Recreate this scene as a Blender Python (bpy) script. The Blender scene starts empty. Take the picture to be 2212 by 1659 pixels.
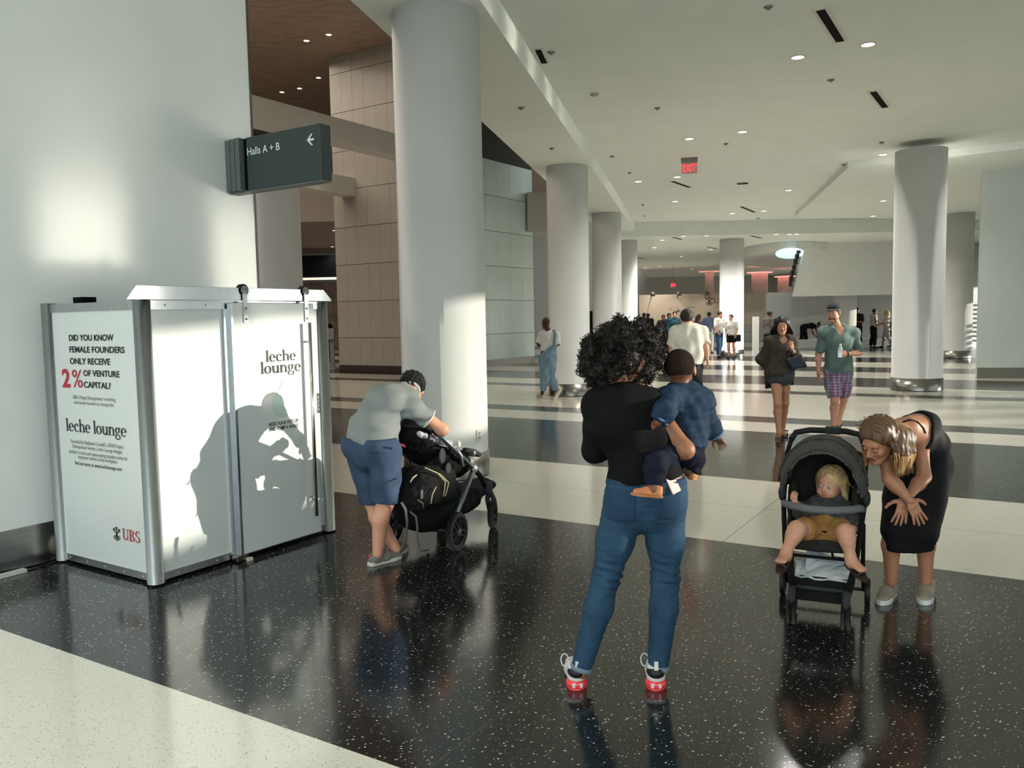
import bpy, bmesh, math, random
import numpy as np
from mathutils import Vector, Matrix
S = bpy.context.scene
COL = S.collection
rnd = random.Random(7)
# ------------------------------------------------------------------ camera, sky, sun, exposure
FPX, CX, CY, CAM_H = 1785.0, 1106.0, 829.5, 1.70
PITCH, ROLL = math.atan(142.5 / FPX), math.radians(1.06)
_fw = np.array([0, math.cos(PITCH), -math.sin(PITCH)])
_u0 = np.array([0, math.sin(PITCH), math.cos(PITCH)])
_r0 = np.array([1.0, 0, 0])
_R = _r0 * math.cos(ROLL) - _u0 * math.sin(ROLL)
_U = _u0 * math.cos(ROLL) + _r0 * math.sin(ROLL)
_O = np.array([0, 0, CAM_H])
cd = bpy.data.cameras.new('camera')
cam = bpy.data.objects.new('camera', cd)
COL.objects.link(cam)
cd.sensor_width = 36.0
cd.lens = 36.0 * FPX / 2212.0
cd.clip_start, cd.clip_end = 0.05, 500
m4 = Matrix.Identity(4)
for i in range(3):
    m4[i][0], m4[i][1], m4[i][2], m4[i][3] = _R[i], _U[i], -_fw[i], _O[i]
cam.matrix_world = m4
S.camera = cam
w = bpy.data.worlds.new('world')
S.world = w
w.use_nodes = True
wn = w.node_tree
bg = wn.nodes['Background']
bg.inputs[0].default_value = (0.83, 0.95, 0.97, 1)
bg.inputs[1].default_value = 2.15
SUN_DIR = Vector((-1.0, 0.04, -0.148)).normalized()
sd = bpy.data.lights.new('sun', 'SUN')
sd.energy = 5.3
sd.color = (1.0, 0.94, 0.80)
sd.angle = math.radians(0.4)
so = bpy.data.objects.new('sun', sd)
so.rotation_euler = SUN_DIR.to_track_quat('-Z', 'Y').to_euler()
so.location = (22, 2, 6)
COL.objects.link(so)
S.view_settings.view_transform = 'Standard'
S.view_settings.look = 'None'
S.view_settings.exposure = 0.0
S.view_settings.gamma = 1.0
S.view_settings.use_curve_mapping = False
# added wide warm fill under the timber void's ceiling, standing in for its downlights
ld = bpy.data.lights.new('void_fill', 'AREA')
ld.shape, ld.size, ld.size_y, ld.energy, ld.color = 'RECTANGLE', 9, 16, 1050, (1, .86, .72)
lo = bpy.data.objects.new('void_fill', ld)
lo.location = (-10.5, 21, 10.0)
COL.objects.link(lo)
S.cycles.sample_clamp_indirect = 0
S.cycles.blur_glossy = 0.3
S.cycles.use_guiding = True
S.cycles.use_surface_guiding = True
S.cycles.use_volume_guiding = False
S.cycles.max_bounces = 6
S.cycles.diffuse_bounces = 3
S.cycles.glossy_bounces = 3

# ------------------------------------------------------------------ helpers
def ray(x, y):
    return _R * (x - CX) / FPX - _U * (y - CY) / FPX + _fw
def fl(x, y, z=0.0):            # point of the horizontal plane z seen at a pixel
    d = ray(x, y)
    return _O + d * ((z - CAM_H) / d[2])
def at(x, y, Y):                # point at depth Y seen at a pixel
    d = ray(x, y)
    return _O + d * (Y / d[1])
def V(*a): return np.array(a, float)
def nrm(v):
    v = np.asarray(v, float)
    return v / (np.linalg.norm(v) + 1e-12)
def lin(c):
    c = c / 255.0
    return c / 12.92 if c <= 0.04045 else ((c + 0.055) / 1.055) ** 2.4
def rgb(c): return (lin(c[0]), lin(c[1]), lin(c[2]), 1)

_M = {}
def mat(name, c, rough=0.6, metal=0.0, spec=0.5, emit=0.0, var=0.0, vscale=8.0, bump=0.0, bscale=60.0, alpha=1.0, trans=0.0, sheen=0.0, vstretch=(1, 1, 1)):
    if name in _M: return _M[name]
    m = bpy.data.materials.new(name)
    m.use_nodes = True
    nt = m.node_tree
    b = nt.nodes['Principled BSDF']
    b.inputs['Base Color'].default_value = rgb(c)
    b.inputs['Roughness'].default_value = rough
    b.inputs['Metallic'].default_value = metal
    b.inputs['Specular IOR Level'].default_value = spec
    if sheen: b.inputs['Sheen Weight'].default_value = sheen
    if trans: b.inputs['Transmission Weight'].default_value = trans
    if emit:
        b.inputs['Emission Color'].default_value = rgb(c)
        b.inputs['Emission Strength'].default_value = emit
    if var or bump:
        tc = nt.nodes.new('ShaderNodeTexCoord')
        mp = nt.nodes.new('ShaderNodeMapping')
        mp.inputs['Scale'].default_value = vstretch
        nt.links.new(tc.outputs['Object'], mp.inputs[0])
    if var:
        nz = nt.nodes.new('ShaderNodeTexNoise')
        nz.inputs['Scale'].default_value = vscale
        nz.inputs['Detail'].default_value = 4
        nt.links.new(mp.outputs[0], nz.inputs['Vector'])
        cr = nt.nodes.new('ShaderNodeValToRGB')
        k0, k1 = 1 - var, 1 + var
        a = rgb(c)
        cr.color_ramp.elements[0].color = (a[0] * k0, a[1] * k0, a[2] * k0, 1)
        cr.color_ramp.elements[1].color = (min(1, a[0] * k1), min(1, a[1] * k1), min(1, a[2] * k1), 1)
        cr.color_ramp.elements[0].position, cr.color_ramp.elements[1].position = 0.3, 0.7
        nt.links.new(nz.outputs['Fac'], cr.inputs[0])
        nt.links.new(cr.outputs[0], b.inputs['Base Color'])
    if bump:
        n2 = nt.nodes.new('ShaderNodeTexNoise')
        n2.inputs['Scale'].default_value = bscale
        n2.inputs['Detail'].default_value = 3
        nt.links.new(mp.outputs[0], n2.inputs['Vector'])
        bp = nt.nodes.new('ShaderNodeBump')
        bp.inputs['Strength'].default_value = bump
        bp.inputs['Distance'].default_value = 0.01
        nt.links.new(n2.outputs['Fac'], bp.inputs['Height'])
        nt.links.new(bp.outputs[0], b.inputs['Normal'])
    _M[name] = m
    return m

OFF = {}
def put(o, label=None, cat=None, group=None, kind=None):
    if label: o['label'] = label
    if cat: o['category'] = cat
    if group: o['group'] = group
    if kind: o['kind'] = kind
    return o
def thing(name, label, cat, loc=(0, 0, 0), group=None, kind=None):
    o = bpy.data.objects.new(name, None)
    o.empty_display_size = 0.1
    o.location = loc
    COL.objects.link(o)
    OFF[o] = np.array(loc, float)
    return put(o, label, cat, group, kind)

class MB:
    def __init__(s):
        s.v, s.f, s.mi, s.sm = [], [], [], []
    def add(s, vs, fs, mi=0, sm=False):
        n = len(s.v)
        s.v.extend([tuple(map(float, p)) for p in vs])
        for f in fs:
            s.f.append([i + n for i in f]); s.mi.append(mi); s.sm.append(sm)
        return s
    def box(s, c, hx, hy, hz, mi=0):       # half-extent vectors
        c, hx, hy, hz = map(lambda a: np.asarray(a, float), (c, hx, hy, hz))
        vs = [c + hx * i + hy * j + hz * k for k in (-1, 1) for j in (-1, 1) for i in (-1, 1)]
        fs = [(0, 2, 3, 1), (4, 5, 7, 6), (0, 1, 5, 4), (2, 6, 7, 3), (0, 4, 6, 2), (1, 3, 7, 5)]
        if np.dot(np.cross(hx, hy), hz) < 0: fs = [f[::-1] for f in fs]
        return s.add(vs, fs, mi)
    def abox(s, x0, x1, y0, y1, z0, z1, mi=0):
        return s.box(((x0 + x1) / 2, (y0 + y1) / 2, (z0 + z1) / 2), ((x1 - x0) / 2, 0, 0), (0, (y1 - y0) / 2, 0), (0, 0, (z1 - z0) / 2), mi)
    def prism(s, pts, ext, mi=0):          # planar polygon extruded
        pts = [np.asarray(p, float) for p in pts]
        ext = np.asarray(ext, float)
        n = len(pts)
        nn = sum(np.cross(pts[i] - pts[0], pts[(i + 1) % n] - pts[0]) for i in range(1, n - 1))
        if np.dot(nn, ext) > 0: pts = pts[::-1]
        vs = pts + [p + ext for p in pts]
        fs = [list(range(n)), list(range(2 * n - 1, n - 1, -1))]
        for i in range(n):
            j = (i + 1) % n
            fs.append([j, i, n + i, n + j])
        return s.add(vs, fs, mi)
    def tube(s, path, r, n=8, mi=0, caps=True, closed=False, sq=None):
        P = [np.asarray(p, float) for p in path]
        k = len(P)
        rs = r if hasattr(r, '__len__') else [r] * k
        T = []
        for i in range(k):
            a = P[(i - 1) % k] if (closed or i > 0) else P[i]
            b = P[(i + 1) % k] if (closed or i < k - 1) else P[i]
            T.append(nrm(b - a))
        ref = V(0, 0, 1) if abs(T[0][2]) < 0.9 else V(1, 0, 0)
        N = nrm(np.cross(T[0], ref))
        vs, fs = [], []
        for i in range(k):
            N = nrm(N - T[i] * np.dot(N, T[i]))
            B = np.cross(T[i], N)
            for j in range(n):
                a = 2 * math.pi * (j + 0.5) / n
                ca, sa = math.cos(a), math.sin(a)
                if sq: ca, sa = ca * sq[0], sa * sq[1]
                vs.append(P[i] + (N * ca + B * sa) * rs[i])
        for i in range(k if closed else k - 1):
            i2 = (i + 1) % k
            for j in range(n):
                j2 = (j + 1) % n
                fs.append((i * n + j, i * n + j2, i2 * n + j2, i2 * n + j))
        s.add(vs, [f[::-1] for f in fs] if False else fs, mi, n > 4)
        if caps and not closed:
            b = len(s.v) - len(vs)
            s.f.append([b + j for j in range(n)][::-1]); s.mi.append(mi); s.sm.append(False)
            s.f.append([b + (k - 1) * n + j for j in range(n)]); s.mi.append(mi); s.sm.append(False)
        return s
    def cyl(s, a, b, r, r2=None, n=24, mi=0):
        return s.tube([a, b], [r, r if r2 is None else r2], n, mi)
    def lathe(s, c, axis, prof, n=32, mi=0):      # prof: (radius, offset along axis)
        c, ax = np.asarray(c, float), nrm(axis)
        q = [np.array(x, float) for x in prof]
        prof = [q[0]]
        for i in range(1, len(q)):               # doubled points keep corners crisp under smooth shading
            prof.append(q[i])
            if i < len(q) - 1:
                a, b = q[i] - q[i - 1], q[i + 1] - q[i]
                if np.dot(a, b) < .75 * np.linalg.norm(a) * np.linalg.norm(b): prof.append(q[i])
        ref = V(0, 0, 1) if abs(ax[2]) < 0.9 else V(1, 0, 0)
        N = nrm(np.cross(ax, ref)); B = np.cross(ax, N)
        vs, fs = [], []
        for r, h in prof:
            for j in range(n):
                a = 2 * math.pi * j / n
                vs.append(c + ax * h + (N * math.cos(a) + B * math.sin(a)) * r)
        for i in range(len(prof) - 1):
            for j in range(n):
                j2 = (j + 1) % n
                fs.append((i * n + j, i * n + j2, (i + 1) * n + j2, (i + 1) * n + j))
        return s.add(vs, fs, mi, True)
    def ell(s, c, R, rad, n=12, mi=0):            # ellipsoid, columns of R are axes
        vs, fs = [], []
        m = n
        k = max(4, n // 2)
        R = np.asarray(R, float); c = np.asarray(c, float)
        for i in range(k + 1):
            t = math.pi * i / k
            for j in range(m):
                a = 2 * math.pi * j / m
                vs.append(c + R @ V(rad[0] * math.sin(t) * math.cos(a), rad[1] * math.sin(t) * math.sin(a), rad[2] * math.cos(t)))
        for i in range(k):
            for j in range(m):
                j2 = (j + 1) % m
                fs.append((i * m + j, (i + 1) * m + j, (i + 1) * m + j2, i * m + j2))
        return s.add(vs, fs, mi, True)
    def build(s, name, mats, parent=None, label=None, kind=None, bevel=0.0, smooth=None):
        off = OFF.get(parent, np.zeros(3)) if parent is not None else np.zeros(3)
        me = bpy.data.meshes.new(name)
        me.from_pydata([(x - off[0], y - off[1], z - off[2]) for x, y, z in s.v], [], s.f)
        if not isinstance(mats, (list, tuple)): mats = [mats]
        for m in mats: me.materials.append(m)
        me.polygons.foreach_set('material_index', s.mi)
        me.polygons.foreach_set('use_smooth', [bool(x) if smooth is None else smooth for x in s.sm])
        me.update()
        o = bpy.data.objects.new(name, me)
        COL.objects.link(o)
        if parent is not None:
            o.parent = parent
            OFF[o] = OFF.get(parent, np.zeros(3))
        if bevel:
            bv = o.modifiers.new('bevel', 'BEVEL')
            bv.width, bv.segments, bv.limit_method = bevel, 2, 'ANGLE'
        return put(o, label=label, kind=kind)

def text_mesh(body, bold=0.0, align='LEFT', res=3):
    cu = bpy.data.curves.new('lettering', 'FONT')
    cu.body, cu.size, cu.align_x = body, 1.0, align
    cu.offset = bold
    cu.resolution_u = res
    cu.extrude = 0.001
    o = bpy.data.objects.new('lettering', cu)
    COL.objects.link(o)
    bpy.context.view_layer.update()
    me = bpy.data.meshes.new_from_object(o.evaluated_get(bpy.context.evaluated_depsgraph_get()))
    bpy.data.objects.remove(o)
    bpy.data.curves.remove(cu)
    return me
def text(name, body, origin, ex, ey, size, m, parent, align='LEFT', sx=1.0, bold=0.0):
    me = text_mesh(body, bold, align)
    me.materials.clear(); me.materials.append(m)
    o = bpy.data.objects.new(name, me)
    COL.objects.link(o)
    ex, ey = nrm(ex), nrm(ey)
    ez = np.cross(ex, ey)
    off = OFF.get(parent, np.zeros(3))
    M4 = Matrix.Identity(4)
    for i in range(3):
        M4[i][0], M4[i][1], M4[i][2], M4[i][3] = ex[i] * size * sx, ey[i] * size, ez[i] * size, origin[i] - off[i]
    me.transform(M4)
    o.parent = parent
    return o

# ------------------------------------------------------------------ materials of the setting
def plaster(name, c, rough=0.55, spec=0.4):
    return mat(name, c, rough, spec=spec, var=0.02, vscale=1.5)
M_wall = plaster('white_wall_paint', (226, 228, 224), 0.38, 0.45)
M_col = plaster('column_paint', (226, 226, 222), 0.42, 0.4)
M_ceil = plaster('ceiling_paint', (228, 233, 225), 0.7, 0.2)
M_steel = mat('brushed_steel', (150, 148, 142), 0.28, 1.0, var=0.08, vscale=3, vstretch=(1, 1, 14))
M_alu = mat('anodised_aluminium', (186, 190, 192), 0.3, 1.0, var=0.04, vscale=20)
M_black = mat('black_gap', (8, 8, 8), 0.8, spec=0.1)
M_lamp = mat('lamp_glow', (255, 236, 214), 0.5, emit=3.2)

def terrazzo(name, base, chips, scale, thr, r0, r1, rough, joints):
    m = bpy.data.materials.new(name)
    m.use_nodes = True
    nt = m.node_tree
    N, L = nt.nodes, nt.links
    b = N['Principled BSDF']
    b.inputs['Roughness'].default_value = rough
    b.inputs['IOR'].default_value = 1.8
    tc = N.new('ShaderNodeTexCoord')
    def math_(op, a, c=None, d=None):
        n = N.new('ShaderNodeMath'); n.operation = op
        for i, x in enumerate((a, c, d)):
            if x is None: continue
            if isinstance(x, (int, float)): n.inputs[i].default_value = x
            else: L.new(x, n.inputs[i])
        return n.outputs[0]
    col = None
    nz = N.new('ShaderNodeTexNoise'); nz.inputs['Scale'].default_value = 0.9; nz.inputs['Detail'].default_value = 5
    L.new(tc.outputs['Object'], nz.inputs['Vector'])
    cr = N.new('ShaderNodeValToRGB')
    a = rgb(base)
    cr.color_ramp.elements[0].color = (a[0] * .94, a[1] * .94, a[2] * .94, 1)
    cr.color_ramp.elements[1].color = (a[0] * 1.05, a[1] * 1.05, a[2] * 1.05, 1)
    L.new(nz.outputs['Fac'], cr.inputs[0])
    col = cr.outputs[0]
    for i, (cc, sc, th, ra) in enumerate(chips):
        mp = N.new('ShaderNodeMapping')
        mp.inputs['Rotation'].default_value = (0, 0, 0.5 + i)
        mp.inputs['Location'].default_value = (3.3 * i, 1.7 * i, 0)
        mp.inputs['Scale'].default_value = (1, 1.5, 1)
        L.new(tc.outputs['Object'], mp.inputs[0])
        dn = N.new('ShaderNodeTexNoise'); dn.noise_dimensions = '2D'
        dn.inputs['Scale'].default_value = sc * 1.3
        L.new(mp.outputs[0], dn.inputs['Vector'])
        mv = N.new('ShaderNodeVectorMath'); mv.operation = 'MULTIPLY_ADD'
        L.new(dn.outputs['Color'], mv.inputs[0]); mv.inputs[1].default_value = (0.7 / sc, 0.7 / sc, 0); L.new(mp.outputs[0], mv.inputs[2])
        vo = N.new('ShaderNodeTexVoronoi'); vo.voronoi_dimensions = '2D'
        vo.inputs['Scale'].default_value = sc
        L.new(mv.outputs[0], vo.inputs['Vector'])
        sp = N.new('ShaderNodeSeparateColor'); L.new(vo.outputs['Color'], sp.inputs[0])
        pick = math_('GREATER_THAN', sp.outputs[0], th)
        rad = math_('MULTIPLY_ADD', sp.outputs[1], ra, ra * 0.4)
        ins = math_('LESS_THAN', vo.outputs['Distance'], rad)
        msk = math_('MULTIPLY', pick, ins)
        mx = N.new('ShaderNodeMix'); mx.data_type = 'RGBA'
        L.new(msk, mx.inputs['Factor']); L.new(col, mx.inputs['A']); mx.inputs['B'].default_value = rgb(cc)
        col = mx.outputs['Result']
    u = (0.85, -0.527); v = (0.527, 0.85)
    sx = N.new('ShaderNodeSeparateXYZ'); L.new(tc.outputs['Object'], sx.inputs[0])
    uu = math_('ADD', math_('MULTIPLY', sx.outputs[0], u[0]), math_('MULTIPLY', sx.outputs[1], u[1]))
    vv = math_('ADD', math_('MULTIPLY', sx.outputs[0], v[0]), math_('MULTIPLY', sx.outputs[1], v[1]))
    jm = math_('LESS_THAN', math_('ABSOLUTE', math_('WRAP', math_('ADD', uu, 1.88), 3.1, -3.1)), 0.004)
    for j in (5.0, 7.18):
        jm = math_('MAXIMUM', jm, math_('LESS_THAN', math_('ABSOLUTE', math_('SUBTRACT', vv, j)), 0.004))
    mx = N.new('ShaderNodeMix'); mx.data_type = 'RGBA'
    L.new(math_('MULTIPLY', jm, 0.75), mx.inputs['Factor']); L.new(col, mx.inputs['A']); mx.inputs['B'].default_value = rgb(joints)
    L.new(mx.outputs['Result'], b.inputs['Base Color'])
    n3 = N.new('ShaderNodeTexNoise'); n3.inputs['Scale'].default_value = 2.2; n3.inputs['Detail'].default_value = 2
    L.new(tc.outputs['Object'], n3.inputs['Vector'])
    bp = N.new('ShaderNodeBump'); bp.inputs['Strength'].default_value = 0.03; bp.inputs['Distance'].default_value = 0.05
    L.new(n3.outputs['Fac'], bp.inputs['Height']); L.new(bp.outputs[0], b.inputs['Normal'])
    return m
M_dark = terrazzo('dark_terrazzo', (29, 30, 30), [((215, 215, 208), 62, 0.92, 0.24), ((150, 150, 145), 120, 0.94, 0.22), ((214, 160, 112), 40, 0.98, 0.15)], 60, .9, .1, .3, 0.135, (70, 70, 66))
M_pale = terrazzo('pale_terrazzo', (234, 229, 213), [((92, 88, 78), 120, 0.9, 0.2), ((150, 142, 126), 80, 0.9, 0.22), ((60, 58, 54), 90, 0.95, 0.16)], 60, .9, .1, .3, 0.125, (120, 112, 100))

# ------------------------------------------------------------------ floor
UB, VB = V(0.85, -0.527, 0), V(0.527, 0.85, 0)
fb = MB().abox(-40, 40, -14, 75, -0.4, -0.06)
floor = fb.build('floor', mat('concrete_base', (90, 88, 84), 0.9), kind='structure')
cuts = [-12, -6.5, -3.0, 2.33, 5.99, 8.40, 11.92, 12.97, 13.68, 17.74, 18.4, 20.0, 22.7, 24.9, 27.1, 29.8, 33.0, 38.0, 42.5, 50.0, 54.0, 64, 80]
for i in range(len(cuts) - 1):
    a, b = cuts[i], cuts[i + 1]
    dark = i % 2 == 1
    if i == 2: dark = False
    if i > 2: dark = (i % 2 == 1)
    bm_ = MB()
    p = [UB * -60 + VB * a, UB * 60 + VB * a, UB * 60 + VB * b, UB * -60 + VB * b]
    bm_.prism([q + V(0, 0, -0.06) for q in p], V(0, 0, 0.06))
    bm_.build('terrazzo_band', M_dark if dark else M_pale, floor)

# hall direction (columns and soffit run along it)
HD = nrm(V(0.217, 1, 0))
HN = V(HD[1], -HD[0], 0)
def hal(off, y, z):              # lateral offset from the camera line (measured along x) at depth y
    return V(0.217 * y + off, y, z)
def quadslab(pts, z0, z1, m, name, kind='structure', parent=None):
    return MB().prism([V(p[0], p[1], z0) for p in pts], V(0, 0, z1 - z0)).build(name, m, parent, kind=kind)

SOF, CEIL, CEIL2 = 4.90, 5.22, 4.68
quadslab([hal(-2.12, -5, 0), V(21, -5, 0), V(21, 31.6, 0), hal(-2.12, 31.6, 0)], CEIL, CEIL + .3, M_ceil, 'ceiling')
quadslab([hal(-3.4, 31.6, 0), V(21, 31.6, 0), V(21, 75, 0), hal(-3.4, 75, 0)], CEIL2, CEIL2 + .9, M_ceil, 'ceiling')
quadslab([hal(-3.4, -5, 0), hal(-2.12, -5, 0), hal(-2.12, 31.6, 0), hal(-3.4, 31.6, 0)], SOF, 10.2, M_ceil, 'trim_1')
# left void: high timber ceiling, dark far walls
M_wood = mat('dark_timber', (156, 132, 116), 0.5, var=0.35, vscale=2.5, vstretch=(1, 9, 1))
quadslab([V(-34, 3, 0), hal(-3.4, 3, 0), hal(-3.4, 75, 0), V(-34, 75, 0)], 10.2, 10.5, M_wood, 'ceiling')
# ------------------------------------------------------------------ left white wall with steel edge trim
WD = nrm(V(0.537, 0.843, 0)); WN = V(WD[1], -WD[0], 0)     # along the wall, and out of it
W0 = V(-3.62, 5.687, 0)
WE = W0 + WD * 2.385
wl = MB().prism([W0 - WD * 9, WE, WE - WN * .3, W0 - WD * 9 - WN * .3], V(0, 0, 10.2)).build('wall_left', M_wall, kind='structure')
MB().prism([W0 - WD * 9 + WN * .012, WE + WN * .012, WE, W0 - WD * 9], V(0, 0, .27)).build('baseboard_left', M_steel, kind='structure')
tr = MB()
tr.prism([WE + WN * .005, WE + WD * .07 - WN * .05, WE + WD * .07 - WN * .3, WE - WN * .3], V(0, 0, 10.2))
tr.build('trim_2', M_steel, kind='structure')
# far enclosing walls
M_brown = mat('brown_wall', (88, 74, 66), 0.6, var=0.1, vscale=1)
M_far = plaster('far_wall_paint', (196, 194, 188))
MB().abox(-34.3, -34, -14, 75, 0, 10.5).build('wall_far_left', M_brown, kind='structure')
MB().abox(-34, 45, 66, 66.3, 0, 10.5).build('wall_back', M_far, kind='structure')
MB().prism([W0 - WD * 9, V(-34, W0[1] - 9 * WD[1], 0), V(-34, W0[1] - 9 * WD[1] + .2, 0), W0 - WD * 9 + V(0, .2, 0)], V(0, 0, 10.2)).build('wall_rear_unseen', M_brown, kind='structure')
MB().abox(9.5, 21, -6.3, -6, 0, 5.2).build('wall_rear_unseen', plaster('sky_blocker_paint', (120, 118, 112)), kind='structure')  # unseen, added to block sky light from behind on the right
# unseen front on the right, its openings, bands and piers shaped for the sunlight
FX = 21.0
fa = MB()
fa.abox(FX, FX + .3, -14, 15.4, 2.2, 3.66)
fa.abox(FX, FX + .3, 15.4, 27.5, 1.8, 5.12)
for k in range(9):
    fa.abox(FX, FX + .3, 27.5, 75, .25 + k * .2, .33 + k * .2)
fa.abox(FX, FX + .3, 27.5, 75, 2.7, 5.2)
fa.abox(FX, FX + .3, -14, 75, 5.12, 13)
for y in range(-14, 75, 3):
    fa.abox(FX - .05, FX + .3, y, y + .14, 0 if y > 15 else 5, 6)
for k in range(-14, 9):
    y = 5.35 + 1.3 * k
    fa.abox(FX, FX + .3, y + .3, y + 1.0, 0, 2.2)
fa.build('wall_right_unseen', M_wall, kind='structure')

# ------------------------------------------------------------------ columns
def column(x, y, r, z1, label, rh=.27, group='white round columns'):
    t = thing('column', label, 'column', (x, y, 0), group)
    MB().lathe((x, y, 0), (0, 0, 1), [(0, rh - .02), (r, rh - .02), (r, z1), (0, z1)], 64).build('shaft', M_col, t)
    MB().lathe((x, y, 0), (0, 0, 1), [(r + .012, 0.012), (r + .012, rh), (r - .01, rh)], 64).build('base_ring', M_steel, t)
    MB().lathe((x, y, 0), (0, 0, 1), [(r + .002, 0), (r + .002, .02), (r - .02, .02)], 48).build('shadow_gap', M_black, t)
    return t
c1 = column(-.737, 9.02, .463, SOF, 'white round column behind the man leaning over the black stroller')
column(1.265, 18.0, .445, SOF, 'white round column behind the man in denim overalls')
column(3.05, 26.2, .46, SOF, 'white round column second behind the one the overalls man passes')
column(4.62, 33.2, .46, CEIL2, 'white round column third behind the one the overalls man passes')
column(8.72, 17.75, .505, 5.06, 'white round column standing right behind the capped man, before the grey wall')
column(15.8, 29.3, .47, 5.06, 'white round column with sun stripes at the edge of the right partition')
column(8.9, 33.4, .475, CEIL2, 'white round column where the couple in white tees stand')
column(14.9, 37.0, .5, 2.6, 'white round column carrying the big hanging bulkhead, sunlit on one side')
column(-4.05, 14.2, .5, 4.6, 'white round column just past the edge of the left wall')
column(13.9, 58, .3, CEIL2, 'slim far column under the pink glow by the cream exhibit wall')
column(15.9, 53, .5, 4.25, 'far white column with a pink lit top under the curved balcony')
column(18.5, 56, .45, 4.1, 'farthest white column with a pink lit top by the hanging bulkhead')
column(.2, 45, .45, CEIL2, 'pale distant column beyond the green tiled wall')
# outlet on the near column
a_ = math.atan2(-1, .32)
pc = V(-.737 + .463 * math.cos(a_ + .62), 9.02 + .463 * math.sin(a_ + .62), 0)
on = nrm(V(pc[0] + .737, pc[1] - 9.02, 0)); ot = V(-on[1], on[0], 0)
oz = at(1046, 940, pc[1])[2]
o_ = thing('power_outlet', 'white wall outlet plate low on the near round column', 'outlet', tuple(pc + V(0, 0, oz)))
MB().box(pc + on * .004 + V(0, 0, oz), ot * .035, on * .005, V(0, 0, .058)).build('cover_plate', mat('outlet_plastic', (205, 205, 195), .4), o_)
ms = MB()
for dz in (-.024, .024):
    ms.box(pc + on * .01 + V(0, 0, oz + dz), ot * .017, on * .002, V(0, 0, .014))
ms.build('socket_face', mat('outlet_grey', (150, 150, 142), .5), o_)

# ------------------------------------------------------------------ tiled block with two faces (panel by panel)
M_tileA = mat('grey_glass_panel', (168, 163, 153), 0.24, spec=0.5, var=0.06, vscale=.6)
M_tileB = mat('green_glass_panel', (206, 220, 214), 0.2, spec=0.55, var=0.06, vscale=.6)
M_joint = mat('panel_joint', (58, 54, 50), 0.8)
tL, tR = V(-5.736, 27.59, 0), V(-3.438, 26.11, 0)
gL, gR = V(-.784, 28.92, 0), V(.86, 31.38, 0)
dA, dB = nrm(tR - tL), nrm(gR - gL)
k_ = np.linalg.solve(np.array([[dA[0], -dB[0]], [dA[1], -dB[1]]]), (gL - tL)[:2])
KC = tL + dA * k_[0]
blk = MB().prism([tL, KC, gR, gR - V(5.5, -3.5, 0) * 1.0], V(0, 0, 10.2)).build('wall_tiled', M_joint, kind='structure')
rows = [.24, 1.15, 2.34, 3.53, 4.74, 5.96, 7.18, 8.42, 9.66, 10.2]
def panels(P, d, n_out, length, nw, m):
    wdt = length / nw
    meshes = {}
    for i in range(nw):
        for j in range(len(rows) - 1):
            if m is M_tileB and rows[j] > 7: continue
            hgt = rows[j + 1] - rows[j]
            key = round(hgt, 2)
            if key not in meshes:
                b = MB().box((0, 0, 0), d * (wdt / 2 - .003), n_out * .012, V(0, 0, hgt / 2 - .008))
                me = bpy.data.meshes.new('panel')
                me.from_pydata(b.v, [], b.f); me.materials.append(m); me.update()
                meshes[key] = me
            o = bpy.data.objects.new('panel', meshes[key])
            o.location = P + d * wdt * (i + .5) + n_out * (.012 + rnd.uniform(0, .003)) + V(0, 0, (rows[j] + rows[j + 1]) / 2)
            COL.objects.link(o); o.parent = blk
nA = V(dA[1], -dA[0], 0)
nB = V(dB[1], -dB[0], 0)
panels(tL, dA, nA, np.linalg.norm(KC - tL), 7, M_tileA)
panels(KC, dB, nB, np.linalg.norm(gR - KC), 9, M_tileB)
bbm = mat('dark_plinth', (66, 56, 54), .35)
MB().box((tL + KC) / 2 + nA * .01 + V(0, 0, .12), dA * np.linalg.norm(KC - tL) / 2, nA * .02, V(0, 0, .12)).build('baseboard_tiled', bbm, kind='structure')
MB().box((gR + KC) / 2 + nB * .01 + V(0, 0, .12), dB * np.linalg.norm(gR - KC) / 2, nB * .02, V(0, 0, .12)).build('baseboard_tiled', M_steel, kind='structure')
# white bridge parapet that meets the tiled block, and things up in the void
MB().prism([at(1139, 500, 30.9), at(1215, 500, 30.9), at(1215, 415, 30.9), at(1139, 415, 30.9)], V(.5, 3, 0)).build('wall_bridge', M_far, kind='structure')
bm2 = MB()
for (h, hh, Y) in ((6.95, .32, 22), (6.0, .28, 25)):
    p = at(615, 260, Y)
    bm2.box(V(p[0], p[1], h), WD * 9, WN * .3, V(0, 0, hh))
bm2.build('trim_3', M_far, kind='structure')
MB().abox(-16, -3.9, 34, 34.6, 5.75, 7.2).build('wall_gallery', mat('gallery_parapet', (168, 158, 148), .6), kind='structure')
MB().abox(-18, -3.9, 34.6, 50, 5.75, 6.0).build('ceiling', M_wood, kind='structure')
scr = thing('display_screen', 'long black display band under the timber gallery ceiling', 'screen', (-12, 46, 4.2))
MB().abox(-24, -4, 46, 46.3, 4.15, 5.35).build('display_face', mat('black_screen', (10, 11, 14), .25), scr)
MB().abox(-24, -4, 45.85, 46.0, 4.0, 4.12).build('light_strip', mat('strip_light', (255, 240, 215), .5, emit=.9), scr)
for x in (-8, -16): MB().cyl((x, 46.1, 5.35), (x, 46.1, 5.75), .02, n=8).build('hanger_rod', M_steel, scr)
MB().abox(-24, -3, 49, 49.3, 0, 4.0).build('wall_timber', M_wood, kind='structure')

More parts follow.
